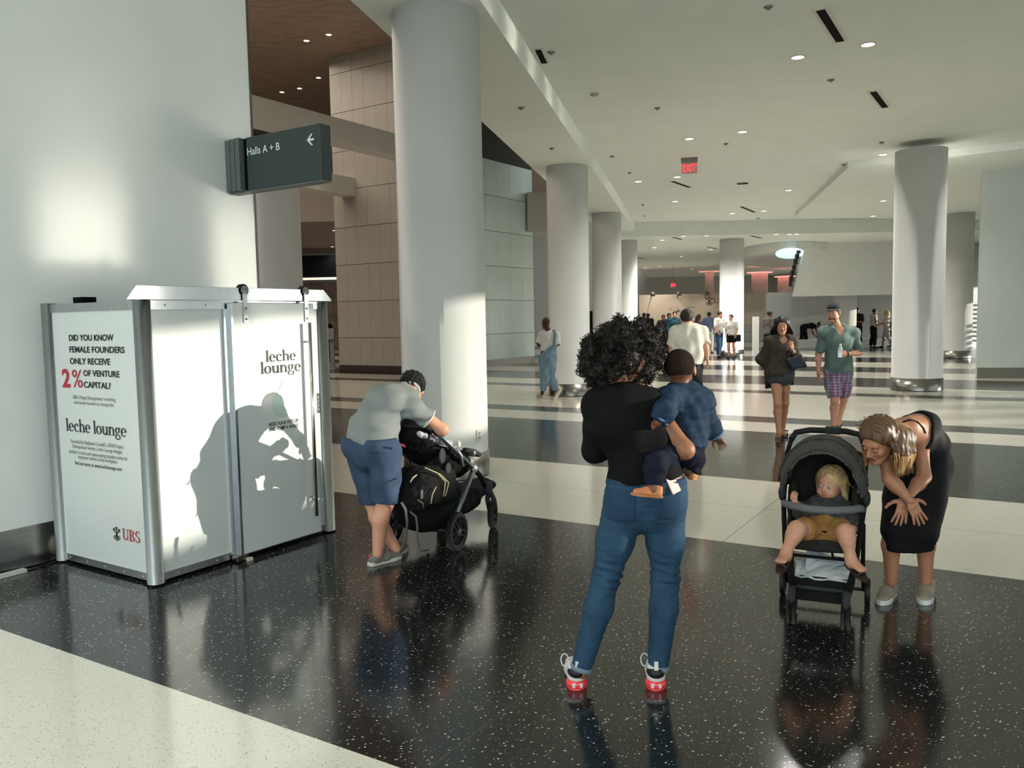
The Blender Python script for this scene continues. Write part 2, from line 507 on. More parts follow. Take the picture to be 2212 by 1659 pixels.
# ------------------------------------------------------------------ right side: partition, hanging bulkhead, far rooms
pR = fl(2110, 817)
MB().prism([pR, pR + HN * 7, pR + HN * 7 + HD * .1, pR + HD * .1], V(0, 0, CEIL)).build('wall_partition', plaster('partition_paint', (200, 206, 199)), kind='structure')
MB().prism([pR - HD * .012, pR + HN * 7 - HD * .012, pR + HN * 7, pR], V(0, 0, .26)).build('baseboard_partition', mat('plinth_grey', (112, 110, 100), .4), kind='structure')
e1, e2 = fl(1880, 358, 5.06), fl(2175, 325, 5.06)
ed = nrm(e2 - e1)
quadslab([e1 - ed * .5, e2 + ed * 2.2, V(17, 23.5, 0), V(18, 31.5, 0), e1 - ed * .5 + HD * 10], 5.06, CEIL, M_ceil, 'trim_4')
bpts = [at(1712, 640, 36), at(2060, 634, 36), at(2060, 480, 36), at(1748, 500, 36)]
MB().prism(bpts, V(1.6, 5, 0)).build('wall_bulkhead', M_col, kind='structure')
MB().abox(12.4, 30, 40.2, 40.5, 0, 2.7).build('wall_lobby', M_far, kind='structure')
MB().abox(12.5, 30, 39.4, 40.2, 0, .42).build('trim_5', M_col, kind='structure')
# curved balcony ring under the ceiling with a skylight
ov = MB()
oc = fl(1690, 548, CEIL2)
def ellp(c, a, b, n=48):
    dl = nrm(V(c[0], c[1], 0)); sl = V(dl[1], -dl[0], 0)
    return [c + sl * a * math.cos(2 * math.pi * i / n) + dl * b * math.sin(2 * math.pi * i / n) for i in range(n)]
bal = thing('ceiling', None, None, tuple(V(oc[0], oc[1], CEIL2 - .35)), kind='structure')  # the curved balcony ring, though it carries the ceiling name
MB().prism([V(p[0], p[1], CEIL2 - .3) for p in ellp(V(oc[0] + .3, oc[1], 0), 2.5, 7.5)], V(0, 0, .29)).build('slab', M_col, bal)
sk = fl(1706, 548, CEIL2 - .3)
MB().prism([V(p[0], p[1], CEIL2 - .31) for p in ellp(V(sk[0], sk[1], 0), .62, 3.6)], V(0, 0, .009)).build('skylight', mat('skylight_glow', (214, 236, 236), .5, emit=.95), bal)
rail = MB()
for i in range(9):
    p = at(1733 - i * 3.2, 512 + i * 12, 35.9)
    rail.box(p, V(.05, 0, 0), V(0, .05, 0), V(0, 0, .22))
rail.build('baluster_row', mat('dark_rail', (70, 74, 76), .4, .6), bal)
# pink cove lights round the far column tops
M_pink = mat('pink_glow', (255, 170, 160), .5, emit=1.0)
for (x, y, r, z, lb) in ((13.9, 58, .75, CEIL2 - .02, 'pink cove light round the slim far column'), (15.9, 53, .8, 4.27, 'pink cove light under the curved balcony'), (18.5, 56, .7, 4.12, 'pink cove light beside the hanging bulkhead')):
    put(MB().lathe((x, y, z), (0, 0, 1), [(.5 * r, 0), (r, 0), (r, .05), (.5 * r, .05)], 32).build('cove_light', M_pink), lb, 'light')

# cream exhibit wall with map and logo
M_cream = plaster('cream_panel', (226, 208, 188))
ex0, ex1 = fl(1379, 745), fl(1660, 741)
exd = nrm(V(1, -.03, 0)); exy = 52.0
xw = thing('exhibit_wall', 'cream display wall with a faint world map at the end of the hall', 'wall', (12.5, exy, 0))
xa, xb = at(1381, 700, exy)[0], at(1665, 700, exy)[0]
MB().abox(xa, xb, exy, exy + .3, 0, at(1450, 636, exy)[2]).build('panel_face', M_cream, xw)
MB().abox(xa, xb, exy - .25, exy, 0, at(1450, 707, exy)[2]).build('ledge', M_col, xw)
mp_ = MB()
for (x, y, a, b) in ((1448, 667, 4, 2), (1460, 673, 7, 3), (1467, 671, 5, 3), (1459, 680, 4, 3), (1487, 664, 6, 1.5), (1497, 664, 5, 1), (1486, 672, 5, 2), (1480, 677, 4, 3), (1497, 676, 4, 2), (1462, 665, 3, 1)):
    c = at(x, y, exy - .01); q = exy / FPX
    mp_.prism([c + V(math.cos(t) * a * q * rnd.uniform(.7, 1.2), 0, math.sin(t) * b * q * rnd.uniform(.7, 1.2)) for t in np.linspace(0, 6.28, 9)[:-1]], V(0, .012, 0))
mp_.build('map_print', mat('map_grey', (176, 160, 146), .7), xw, kind='stuff')
for i, (x, y) in enumerate(((1410, 640), (1467, 639), (1528, 638))):
    p = at(x, y, exy - .6)
    sl_ = bpy.data.lights.new('exhibit_lamp', 'SPOT')
    sl_.energy, sl_.color, sl_.spot_size, sl_.spot_blend, sl_.shadow_soft_size = 16, (1, .86, .72), math.radians(120), 1.0, .1
    so_ = bpy.data.objects.new('exhibit_lamp', sl_)
    so_.location = p + V(0, -.5, -.1); so_.rotation_euler = Vector((0, .75, -1)).to_track_quat('-Z', 'Y').to_euler(); COL.objects.link(so_)
    put(MB().cyl(p, p + V(0, 0, .25), .16, .1, 12).tube([p + V(0, 0, .12), p + V(0, .4, .05), p + V(0, .65, -.15)], .03, 6).build('spot_light', mat('spot_housing', (120, 116, 110), .5)), ['first', 'second', 'third'][i] + ' small grey spotlight above the cream exhibit wall, counted from its near column end', 'lamp', 'spotlights over the exhibit wall')

# ------------------------------------------------------------------ ceiling fittings
def ceil_h(x, y):
    p = fl(x, y, CEIL)
    return CEIL if p[1] < 31.5 else CEIL2
def ceil_pt(x, y, h=None):
    p = fl(x, y, SOF)
    if h is None and .217 * p[1] - 3.35 < p[0] < .217 * p[1] - 2.14 and p[1] < 31.5: return p
    h = h or ceil_h(x, y)
    p = fl(x, y, h)
    if h == CEIL2 and p[1] < 31.75: p = V(p[0], 31.75, CEIL2)
    return p
M_trimw = mat('white_trim', (214, 210, 200), .5)
dl_px = [(1723.6, 124), (1875, 96.5), (1489, 300), (1604, 285), (1379, 392.5), (1463, 382.5), (1458, 435.5), (1703, 411.5), (1907.5, 334), (2022.5, 320.5), (1581.6, 461.5), (1650, 456), (1506, 496), (1572.6, 490), (1818.5, 472), (1886, 467), (1908, 434), (1697.7, 500), (1754, 496), (1471, 516), (1431, 519), (1370, 538), (1413, 535), (1535, 539.5), (1472, 554), (1281, 566), (1394, 579), (1425, 576), (1495, 581), (1480, 606), (1440, 606), (1530, 604)]
src = {}
LAMP = bpy.data.lights.new('downlight_lamp', 'SPOT')
LAMP.energy, LAMP.color, LAMP.spot_size, LAMP.spot_blend, LAMP.shadow_soft_size = 300, (1, .97, .92), math.radians(135), 1.0, .08
def lamp_at(t, p):
    lo_ = bpy.data.objects.new('lamp', LAMP)
    lo_.location = (0, 0, -.03); lo_.parent = t
    COL.objects.link(lo_)
def downlight(p, label, r=.085, group='round recessed downlights'):
    if not src:
        t = thing('downlight', label, 'light', (0, 0, 0), group)
        MB().lathe((0, 0, 0), (0, 0, 1), [(r, -.004), (r * 1.22, -.006), (r * 1.24, 0), (r, 0)], 28).build('trim_ring', M_trimw, t)
        MB().lathe((0, 0, 0), (0, 0, 1), [(0, -.003), (r, -.003), (r, .0)], 28).build('lens', M_lamp, t)
        src['o'] = t
        t.location = p
        lamp_at(t, p)
        return t
    c = src['o'].copy(); COL.objects.link(c); c.location = p; c['label'] = label; c['group'] = group
    for ch in src['o'].children:
        if ch.type == 'LIGHT':
            if p[2] < 6: lamp_at(c, p)
            continue
        d = ch.copy(); COL.objects.link(d); d.parent = c
    return c
dl_lab = ['left one of the two largest glowing downlights near the front of the ceiling', 'right one of the two largest glowing downlights, beside the longest air slot', 'round downlight directly above the red exit sign', 'round downlight to the right of the exit sign, level with its top', 'round downlight left of the air slot beyond the exit sign', 'round downlight just below the red exit sign', 'round downlight alone below the slot that follows the exit sign', 'round downlight alone in the middle of the hall ceiling', 'round downlight left of the small air slot by the round column on the right', 'round downlight right of the small air slot by the round column on the right']
for i, (x, y) in enumerate(dl_px):
    h = ceil_h(x, y)
    if x > 1880 and 345 < y < 480 and h == CEIL: h = 5.06
    p = ceil_pt(x, y, h)
    downlight(tuple(p), dl_lab[i] if i < 10 else 'small round downlight in the far rows of the hall ceiling', group='round downlights of the hall' if i < 10 else 'far rows of round downlights')
for (x, y) in ((-1.2, 1.5), (4.9, 8.2)):      # added spots without fittings, above the view, to fill the near floor
    lo_ = bpy.data.objects.new('lamp', LAMP)
    lo_.location = (x, y, CEIL - .03)
    COL.objects.link(lo_)
for (x, y) in ((662, 88), (710, 75), (688, 168), (647, 191), (609, 199)):
    downlight(tuple(fl(x, y, 10.2)), 'small bright downlight in the dark timber ceiling', group='downlights in the timber ceiling')
for (x, y) in ((722, 498), (718, 533)):
    downlight(tuple(fl(x, y, 5.75)), 'small downlight in the timber ceiling under the gallery', group='downlights under the gallery')
slots = [((1772, 20), (1815, 88), .05), ((1886, 197), (1912, 231), .05), ((1969, 321), (1985, 341), .05), ((1452, 391), (1490, 404), .045), ((1601, 446), (1630, 458), .045), ((1698, 483), (1720, 490), .045), ((1509, 484), (1530, 491), .045), ((1162, 106), (1176, 135), .04), ((1370, 554), (1390, 558), .04), ((1528, 533), (1549, 537), .04)]
where = ['at the very top of the view', 'second from the top of the view', 'just before the round column by the grey partition', 'just beyond the red exit sign', 'in the middle of the hall', 'close to the curved balcony', 'beyond the exit sign on the column side', 'beside the soffit step over the near column', 'far off near the last column of the row', 'far off before the column with the standing couple']
for i, (a, b, wd) in enumerate(slots):
    h = ceil_h(*a)
    p, q = fl(a[0], a[1], h), fl(b[0], b[1], h)
    if h == CEIL2 and min(p[1], q[1]) < 32: dy_ = V(0, 32 - min(p[1], q[1]), 0); p, q = p + dy_, q + dy_
    d = nrm(q - p); s_ = V(-d[1], d[0], 0); c = (p + q) / 2; hl = np.linalg.norm(q - p) / 2
    t = thing('slot_diffuser', 'black linear air slot in the ceiling ' + where[i], 'vent', tuple(c), 'linear slots in the ceiling')
    MB().box(c - V(0, 0, .006), d * (hl * 1.06), s_ * wd * 1.9, V(0, 0, .004)).build('cover_plate', M_trimw, t)
    MB().box(c - V(0, 0, .011), d * hl, s_ * wd, V(0, 0, .003)).build('slot', M_black, t)
for i, (x, y) in enumerate([(1190, 112), (1420, 233), (1126, 232), (1322, 337), (1568, 310), (1360, 373), (1795, 172), (1660, 14), (1388, 442), (1905, 307), (1823, 355), (2126, 319), (1864, 389), (1393, 466), (1638, 471), (1192, 320)]):
    p = ceil_pt(x, y)
    put(MB().lathe(p, (0, 0, -1), [(.055, 0), (.05, .012), (.02, .016), (.018, .035), (0, .035)], 16).build('sprinkler_head', mat('sprinkler_white', (150, 146, 138), .5)), 'small pale sprinkler cap on the ceiling', 'sprinkler', 'sprinkler caps on the ceiling')
p = fl(1604, 396, CEIL)
put(MB().lathe(p, (0, 0, -1), [(.16, 0), (.15, .012), (0, .012)], 24).build('ceiling_speaker', mat('speaker_mesh', (120, 117, 110), .7)), 'round grey ceiling speaker in the middle of the hall', 'speaker')
p = fl(1284, 202, CEIL)
put(MB().lathe(p, (0, 0, -1), [(.07, 0), (.06, .03), (.02, .05), (0, .05)], 20).build('smoke_detector', mat('detector_white', (180, 178, 170), .5)), 'small smoke detector over the soffit step', 'detector')
# exit sign
def exit_sign(px, py, wpx, h, label):
    p = fl(px, py, h)
    q = p[1] / FPX
    f = -nrm(V(p[0], p[1], 0)); s_ = V(-f[1], f[0], 0)
    W_, H_ = wpx * q, wpx * q * .86
    t = thing('exit_sign', label, 'sign', tuple(p))
    MB().box(p - V(0, 0, .05), s_ * W_ * .54, f * .05, V(0, 0, .05)).build('mount', mat('sign_mount', (120, 120, 116), .5), t)
    c = p - V(0, 0, .1 + H_ * .42)
    MB().box(c, s_ * W_ * .5, f * .012, V(0, 0, H_ * .42)).build('panel', mat('exit_panel', (205, 160, 150), .3, spec=.5), t)
    text('lettering', 'EXIT', c + f * .014 - V(0, 0, H_ * .27), s_, V(0, 0, 1), H_ * .78, mat('exit_red', (255, 50, 62), .5, emit=2.2), t, 'CENTER', sx=.66, bold=.02)
exit_sign(1489, 341, 32, CEIL, 'red lit EXIT sign hanging from the hall ceiling')
pe = at(1454, 616, 50)
t = thing('exit_sign', 'tiny red exit sign far down the hall', 'sign', tuple(pe))
MB().box(pe, V(.13, 0, 0), V(0, .03, 0), V(0, 0, .1)).build('panel', mat('exit_red', (255, 50, 62)), t)
MB().cyl(pe + V(0, 0, .1), V(pe[0], pe[1], CEIL2), .012, n=8).build('hanger_rod', M_steel, t)

# ------------------------------------------------------------------ hanging direction sign on the left wall
def wallhit(px, py, P, n):
    d = ray(px, py)
    return _O + d * (np.dot(P - _O, n) / np.dot(d, n))
sP = wallhit(503, 363, W0 + WN * .0, WN)
sgt, sgb = wallhit(500, 308, W0, WN)[2], wallhit(505, 418, W0, WN)[2]
sc = (sgt + sgb) / 2; sh = (sgt - sgb) / 2
sb = V(sP[0], sP[1], sc)
M_sign = mat('sign_green_grey', (56, 66, 64), .45, spec=.4)
M_sign2 = mat('sign_edge_grey', (92, 98, 94), .45)
sg = thing('direction_sign', 'dark grey green blade sign with an arrow projecting from the left wall', 'sign', tuple(sb))
SL = 1.15
MB().box(sb + WN * (SL / 2 + .13), WN * (SL / 2 - .13), WD * .06, V(0, 0, sh)).build('panel', M_sign, sg, bevel=.004)
for i in range(3):
    MB().box(sb + WN * (.035 + .075 * i), WN * .028, WD * (.085 + .01 * i), V(0, 0, sh)).build('fin', M_sign2, sg, bevel=.006)
MB().box(sb + WN * .14, WN * .14, WD * .05, V(0, 0, sh * .98)).build('bracket', M_black, sg)
MB().box(sb + WN * SL * .5 - V(0, 0, sh + .008), WN * SL * .5, WD * .05, V(0, 0, .008)).build('lower_edge', M_sign2, sg)
M_white = mat('sign_white', (226, 230, 228), .5)
fP, fN = sb - WD * .062, -WD
def textfit(name, body, bl, br, tl, P, n, ex, m, parent, bold=0.0, caps=True, lift=.003):
    a, b, c = wallhit(bl[0], bl[1], P, n), wallhit(br[0], br[1], P, n), wallhit(tl[0], tl[1], P, n)
    wdt, hgt = np.linalg.norm(b - a), np.linalg.norm(c - a)
    me = text_mesh(body, bold)
    me.materials.clear(); me.materials.append(m)
    xs = [v.co.x for v in me.vertices]
    size = hgt / (.71 if caps else .78)
    sx = wdt / (max(xs) - min(xs))
    ex = nrm(ex); ez = np.cross(ex, V(0, 0, 1))
    off = OFF.get(parent, np.zeros(3))
    M4 = Matrix.Identity(4)
    q = a + n * lift - ex * min(xs) * sx - off
    for i in range(3):
        M4[i][0], M4[i][1], M4[i][2], M4[i][3] = ex[i] * sx, (0, 0, size)[i], ez[i] * .3, q[i]
    me.transform(M4)
    o = bpy.data.objects.new(name, me)
    COL.objects.link(o)
    o.parent = parent
    return o
textfit('lettering', 'Halls A + B', (535, 336), (605, 325), (534, 320), fP, fN, WN, M_white, sg, bold=.008)
ar = MB()
c = wallhit(671, 302, fP, fN) + fN * .003
q = .0042
for pts in ([(-9, 0), (2, 11), (7, 11), (-2, 1.8), (-2, -1.8), (7, -11), (2, -11)], [(-3, 2.0), (10, 2.0), (10, -2.0), (-3, -2.0)]):
    ar.prism([c + WN * x * q + V(0, 0, y * q) for x, y in pts], fN * .002)
ar.build('arrow', M_white, sg)
# ------------------------------------------------------------------ lactation booth
KH = 1.86
KC_, KR_, KL_ = V(-2.356, 5.30, 0), V(-1.512, 6.60, 0), None
kr = nrm(KR_ - KC_); kr = nrm(V(kr[0], kr[1], 0)); kl = V(-kr[1], kr[0], 0)          # along door side, along printed side
LR, LL = 1.55, 1.10
nR, nL = V(kr[1], -kr[0], 0), -kr                      # outward normals
ZZ = V(0, 0, 1)
M_pan = mat('gloss_white_panel', (208, 213, 210), 0.22, spec=0.5)
M_ink = mat('black_print', (28, 28, 30), 0.6)
M_grey_ink = mat('grey_print', (120, 124, 122), 0.6)
M_red = mat('red_print', (176, 36, 52), 0.6)
M_teal = mat('pale_teal_print', (186, 206, 198), 0.5)
M_chrome = mat('polished_steel', (190, 186, 178), 0.15, 1.0)
kb = thing('nursing_booth', 'white and aluminium nursing booth with sliding door against the left wall', 'booth', tuple(KC_))
def kp(a, b, z, out=0.0, face='R'):         # a along door side, b along printed side
    return KC_ + kr * a + kl * b + ZZ * z
for (a, b) in ((0, 0), (LR, 0), (0, LL), (LR, LL)):
    p = kp(a, b, 0)
    MB().lathe(p, ZZ, [(0, .012), (.054, .012), (.054, KH), (.05, KH + .004), (0, KH + .004)], 28).build('corner_post', M_alu, kb)
    MB().lathe(p, ZZ, [(.057, 0), (.057, .013), (0, .013)], 20).build('post_foot', M_black, kb)
def slabp(name, o, d, ln, n, z0, z1, th, m, off=0.0, bevel=0.0):
    c = o + d * ln / 2 + n * off + ZZ * (z0 + z1) / 2
    return MB().box(c, d * ln / 2, n * th / 2, ZZ * (z1 - z0) / 2).build(name, m, kb, bevel=bevel)
for (o, d, ln, n) in ((kp(0, 0, 0), kr, LR, nR), (kp(0, 0, 0), kl, LL, nL), (kp(LR, 0, 0), kl, LL, -nL), (kp(0, LL, 0), kr, LR, -nR)):
    slabp('side_panel', o, d, ln, n, .05, KH - .05, .02, M_pan)
    slabp('top_rail', o, d, ln, n, KH - .062, KH - .004, .036, M_alu)
    slabp('bottom_rail', o, d, ln, n, .022, .07, .036, M_alu)
    rv = MB()
    for k in range(5):
        for z in (.045, KH - .033):
            q = o + d * ln * (k + .5) / 5 + n * .019 + ZZ * z
            rv.lathe(q, n, [(.007, 0), (.005, .003), (0, .004)], 8)
    rv.build('rivet_row', M_chrome, kb, kind='stuff')
slabp('roof', kp(0, LL / 2, 0), kr, LR, kl, KH - .03, KH - .012, LL, M_pan)
# sliding door, divider, track, rollers, handle, lock
DO = .052
P_door = kp(0, 0, 0) + nR * (DO + .016)
d0 = np.dot(wallhit(512, 900, P_door, nR) - KC_, kr); d1 = np.dot(wallhit(686, 900, P_door, nR) - KC_, kr)
door = MB().box(kp((d0 + d1) / 2, 0, (.045 + KH - .02) / 2) + nR * DO, kr * (d1 - d0) / 2, nR * .015, ZZ * (KH - .065) / 2).build('sliding_door', M_pan, kb, bevel=.003)
MB().box(kp(d0 - .006, 0, (KH - .02) / 2) + nR * DO, kr * .009, nR * .02, ZZ * (KH - .03) / 2).build('edge_strip', M_alu, door)
slabp('divider', kp(d0 - .05, 0, 0), kr, .05, nR, .05, KH - .06, .05, M_alu, .012)
MB().box(kp(d0 - .02, 0, .03) + nR * .06, kr * .05, nR * .03, ZZ * .02).build('floor_guide', M_steel, kb, bevel=.004)
MB().box(kp(d0 + .03, 0, .012) + nR * .1, kr * .02, nR * .012, ZZ * .011).build('door_stop', mat('stop_white', (200, 196, 180), .5), kb)
tz = KH + .004
tk = MB()
t0, t1 = -.14, LR + .06
tk.prism([kp(t0, 0, tz - .005) + nR * .05, kp(t1, 0, tz - .005) + nR * .05, kp(t1, 0, tz + .01) + nR * .05, kp(t1 - .08, 0, tz + .085) + nR * .05, kp(t0 + .07, 0, tz + .085) + nR * .05], nR * .012)
tk.build('track', M_alu, kb, bevel=.002)
for (px, py, bx, by) in ((531, 626, 540, 697), (663, 628, 668, 695)):
    pw = wallhit(px, py, P_door + nR * .02, nR); pb = wallhit(bx, by, P_door + nR * .02, nR)
    a = np.dot(pw - KC_, kr); zt = pw[2]; zb = pb[2]
    st = MB()
    st.box(kp(a, 0, (zt + zb) / 2) + nR * (DO + .022), kr * .018, nR * .004, ZZ * (zt - zb) / 2)
    st.lathe(kp(a, 0, zt) + nR * (DO + .018), nR, [(0, 0), (.03, 0), (.03, .008), (0, .008)], 24)
    hg = st.build('hanger', mat('grey_steel', (168, 172, 172), .4, .7), kb)
    MB().lathe(kp(a, 0, zt) + nR * (DO - .02), nR, [(0, 0), (.042, 0), (.042, .006), (.03, .01), (.03, .02), (.042, .024), (.042, .034), (0, .034)], 28).build('wheel', mat('black_nylon', (20, 20, 20), .4), hg)
    bo = MB()
    for z in (zt, zb + .1, zb + .025):
        bo.lathe(kp(a, 0, z) + nR * (DO + .026), nR, [(.009, 0), (.009, .006), (0, .008)], 6)
    bo.build('bolt', M_chrome, hg)
hp = [wallhit(670, 697, P_door + nR * .06, nR), wallhit(685, 1114, P_door + nR * .06, nR)]
ha = (np.dot(hp[0] - KC_, kr) + np.dot(hp[1] - KC_, kr)) / 2
hb = MB().cyl(kp(ha, 0, hp[0][2]) + nR * (DO + .07), kp(ha, 0, hp[1][2]) + nR * (DO + .07), .0135, n=16)
hd_ = hb.build('door_handle', M_chrome, door)
so_ = MB()
for py, px in ((738, 668), (1073, 683)):
    z = wallhit(px, py, P_door + nR * .03, nR)[2]
    so_.cyl(kp(ha, 0, z) + nR * .06, kp(ha, 0, z) + nR * (DO + .07), .009, n=10)
so_.build('standoff', M_chrome, kb)
lk0, lk1 = wallhit(687, 850, P_door, nR), wallhit(688, 893, P_door, nR)
la = np.dot(lk0 - KC_, kr)
lz = (lk0[2] + lk1[2]) / 2; lh = (lk0[2] - lk1[2]) / 2
lk = MB().box(kp(la + .01, 0, lz) + nR * .03, kr * .02, nR * .024, ZZ * lh).build('keypad_lock', mat('lock_black', (24, 25, 27), .35), kb, bevel=.006)
kk = MB()
for j in range(4):
    kk.box(kp(la + .01, 0, lz + lh * (.6 - .4 * j)) + nR * .055, kr * .012, nR * .002, ZZ * lh * .12)
kk.build('key_row', mat('key_grey', (90, 92, 94), .4), lk)
q = wallhit(686, 834, P_door, nR)
MB().lathe(kp(np.dot(q - KC_, kr), 0, q[2]) + nR * .02, nR, [(.016, 0), (.014, .006), (0, .008)], 16).build('thumb_turn', M_chrome, kb)
bx = MB()
bx.box(kp(.12, LL - .25, KH + .02), kr * .05, kl * .06, ZZ * .022).box(kp(LR - .1, .2, KH + .03), kr * .06, kl * .05, ZZ * .035)
bx.build('roof_fitting', M_black, kb)

# lettering: serif glyphs from rings, stems and serifs
def arc(cx, cy, rx, ry, tx, ty, a0, a1, n=18):
    o = [(cx + rx * math.cos(math.radians(a0 + (a1 - a0) * i / n)), cy + ry * math.sin(math.radians(a0 + (a1 - a0) * i / n))) for i in range(n + 1)]
    q = [(cx + (rx - tx) * math.cos(math.radians(a0 + (a1 - a0) * i / n)), cy + (ry - ty) * math.sin(math.radians(a0 + (a1 - a0) * i / n))) for i in range(n + 1)]
    return [[o[i], o[i + 1], q[i + 1], q[i]] for i in range(n)]
def rect(x0, y0, x1, y1): return [[(x0, y0), (x1, y0), (x1, y1), (x0, y1)]]
ST, HL = .1, .035
GL = {
    'l': (.25, rect(.07, 0, .17, .8) + rect(.0, 0, .24, HL) + [[(.0, .73), (.08, .74), (.17, .8), (.07, .8)]]),
    'e': (.5, arc(.24, .25, .22, .265, ST, HL, 0, 318) + rect(.05, .25, .45, .285)),
    'c': (.46, arc(.24, .25, .22, .265, ST, HL, 48, 315) + arc(.36, .4, .06, .06, .06, .06, 0, 360, 8)),
    'h': (.56, rect(.07, 0, .17, .8) + [[(.0, .73), (.08, .74), (.17, .8), (.07, .8)]] + rect(0, 0, .24, HL) + arc(.29, .3, .2, .21, ST, .06, 0, 150) + rect(.39, 0, .49, .32) + rect(.32, 0, .56, HL)),
    'n': (.56, rect(.07, 0, .17, .5) + [[(.0, .44), (.08, .45), (.17, .51), (.07, .51)]] + rect(0, 0, .24, HL) + arc(.29, .3, .2, .21, ST, .06, 0, 150) + rect(.39, 0, .49, .32) + rect(.32, 0, .56, HL)),
    'u': (.56, rect(.07, .18, .17, .5) + rect(0, .465, .12, .5) + arc(.27, .2, .2, .215, ST, .06, 180, 340) + rect(.39, 0, .49, .5) + rect(.31, .465, .4, .5) + rect(.39, 0, .56, HL)),
    'o': (.5, arc(.24, .25, .23, .265, ST, HL, 0, 360, 28)),
    'g': (.5, arc(.22, .33, .18, .185, .085, HL, 0, 360, 24) + arc(.24, -.07, .22, .15, .06, .05, 0, 360, 24) + [[(.08, .17), (.13, .14), (.15, .06), (.07, .08)]] + rect(.34, .44, .48, .5)),
    ' ': (.24, []),
    'U': (.66, rect(.08, .22, .18, .72) + rect(0, .69, .28, .72) + arc(.32, .24, .24, .25, .1, .04, 180, 360) + rect(.5, .22, .545, .72) + rect(.42, .69, .64, .72)),
    'B': (.6, rect(.08, 0, .19, .72) + rect(0, 0, .3, HL) + rect(0, .685, .3, .72) + arc(.26, .54, .22, .18, .1, HL, -90, 90) + arc(.26, .185, .27, .195, .11, HL, -90, 90)),
    'S': (.54, arc(.25, .54, .2, .19, .09, .04, 40, 270) + arc(.25, .18, .22, .195, .1, .04, -150, 90) + rect(.4, .55, .43, .72) + rect(.03, .0, .06, .2)),
}
def serif(name, body, bl, br, tl, P, n, ex, m, parent, top=.8, lift=.003):
    a, b, c = wallhit(bl[0], bl[1], P, n), wallhit(br[0], br[1], P, n), wallhit(tl[0], tl[1], P, n)
    W_ = sum(GL[ch][0] for ch in body)
    sx, sy = np.linalg.norm(b - a) / W_, np.linalg.norm(c - a) / top
    mb = MB(); x = 0
    for ch in body:
        for poly in GL[ch][1]:
            mb.prism([a + n * lift + nrm(ex) * (x + p[0]) * sx + ZZ * p[1] * sy for p in poly], n * .0012)
        x += GL[ch][0]
    return mb.build(name, m, parent)
PL = kp(0, 0, 0) + nL * .0105
PR_ = P_door
exL, exR = -kl, kr
T = lambda *a, **k: textfit('lettering', *a, **k)
T('DID YOU KNOW', (150, 736), (246, 737), (149, 723), PL, nL, exL, M_ink, kb, bold=.02)
T('FEMALE FOUNDERS', (151, 761), (270, 764), (150, 748), PL, nL, exL, M_ink, kb, bold=.02)
T('ONLY RECEIVE', (152, 786), (239, 789), (152, 773), PL, nL, exL, M_ink, kb, bold=.02)
T('OF VENTURE', (181, 812), (259, 815), (180, 799), PL, nL, exL, M_ink, kb, bold=.02)
T('CAPITAL?', (182, 837), (240, 840), (182, 824), PL, nL, exL, M_ink, kb, bold=.02)
T('2', (136, 835), (153, 836), (134, 797), PL, nL, exL, M_red, kb, bold=.03)
T('%', (158, 836), (180, 837), (156, 797), PL, nL, exL, M_red, kb)
T("UBS's Project Entrepreneur is working", (158, 861), (250, 867), (158, 853), PL, nL, exL, M_grey_ink, kb)
T('with female founders to change this.', (160, 872), (247, 878), (160, 865), PL, nL, exL, M_grey_ink, kb)
serif('lettering', 'leche lounge', (144, 930), (275, 944), (144, 903), PL, nL, exL, M_ink, kb)
T('Founded by Stephanie Conduff, a 2018 Project', (154, 956), (267, 967), (154, 948), PL, nL, exL, M_grey_ink, kb)
T('Entrepreneur winner, Leche Lounge designs', (158, 967), (264, 978), (158, 959), PL, nL, exL, M_grey_ink, kb)
T("mother's rooms and space-saving lactation suites to", (150, 978), (275, 990), (150, 970), PL, nL, exL, M_grey_ink, kb)
T('empower women at the workplace.', (170, 990), (254, 999), (170, 982), PL, nL, exL, M_grey_ink, kb)
T('find out more at www.lechelounge.com', (163, 1003), (263, 1013), (163, 995), PL, nL, exL, M_ink, kb)
serif('lettering', 'UBS', (266, 1165), (305, 1172), (265, 1141), PL, nL, exL, M_red, kb, top=.72)
# three crossed keys emblem
def keys(c, s_, ex, n, parent, m):
    mb = MB()
    ex = nrm(ex)
    pt = lambda x, y: c + ex * x * s_ + ZZ * y * s_ + n * .003
    def bar(x0, y0, x1, y1, w):
        d = nrm(V(x1 - x0, y1 - y0)); q = V(-d[1], d[0]) * w
        mb.prism([pt(x0 + q[0], y0 + q[1]), pt(x1 + q[0], y1 + q[1]), pt(x1 - q[0], y1 - q[1]), pt(x0 - q[0], y0 - q[1])], n * .0012)
    for ang in (90, 45, 135):
        dx, dy = math.cos(math.radians(ang)), math.sin(math.radians(ang))
        bar(-dx * .45, -dy * .45, dx * 1.0, dy * 1.0, .06)
        for t_ in (.72, .92):
            bar(dx * t_ - dy * .2, dy * t_ + dx * .2, dx * t_ + dy * .2, dy * t_ - dx * .2, .06)
        for poly in arc(-dx * .62, -dy * .62, .26, .26, .1, .1, 0, 360, 14):
            mb.prism([pt(*p) for p in poly], n * .0012)
    return mb.build('emblem', m, parent)
keys(wallhit(253, 1154, PL, nL), .052, exL, nL, kb, M_ink)
serif('lettering', 'leche', (574, 782), (640, 781), (574, 757), PR_, nR, exR, M_ink, door)
serif('lettering', 'lounge', (563, 808), (651, 804), (563, 782), PR_, nR, exR, M_ink, door)
T('KICK YOUR FEET UP', (581, 921), (644, 916), (581, 913), PR_, nR, exR, M_ink, door, bold=.01)
T('AND PUMP A WHILE', (581, 932), (644, 926), (581, 924), PR_, nR, exR, M_ink, door, bold=.01)
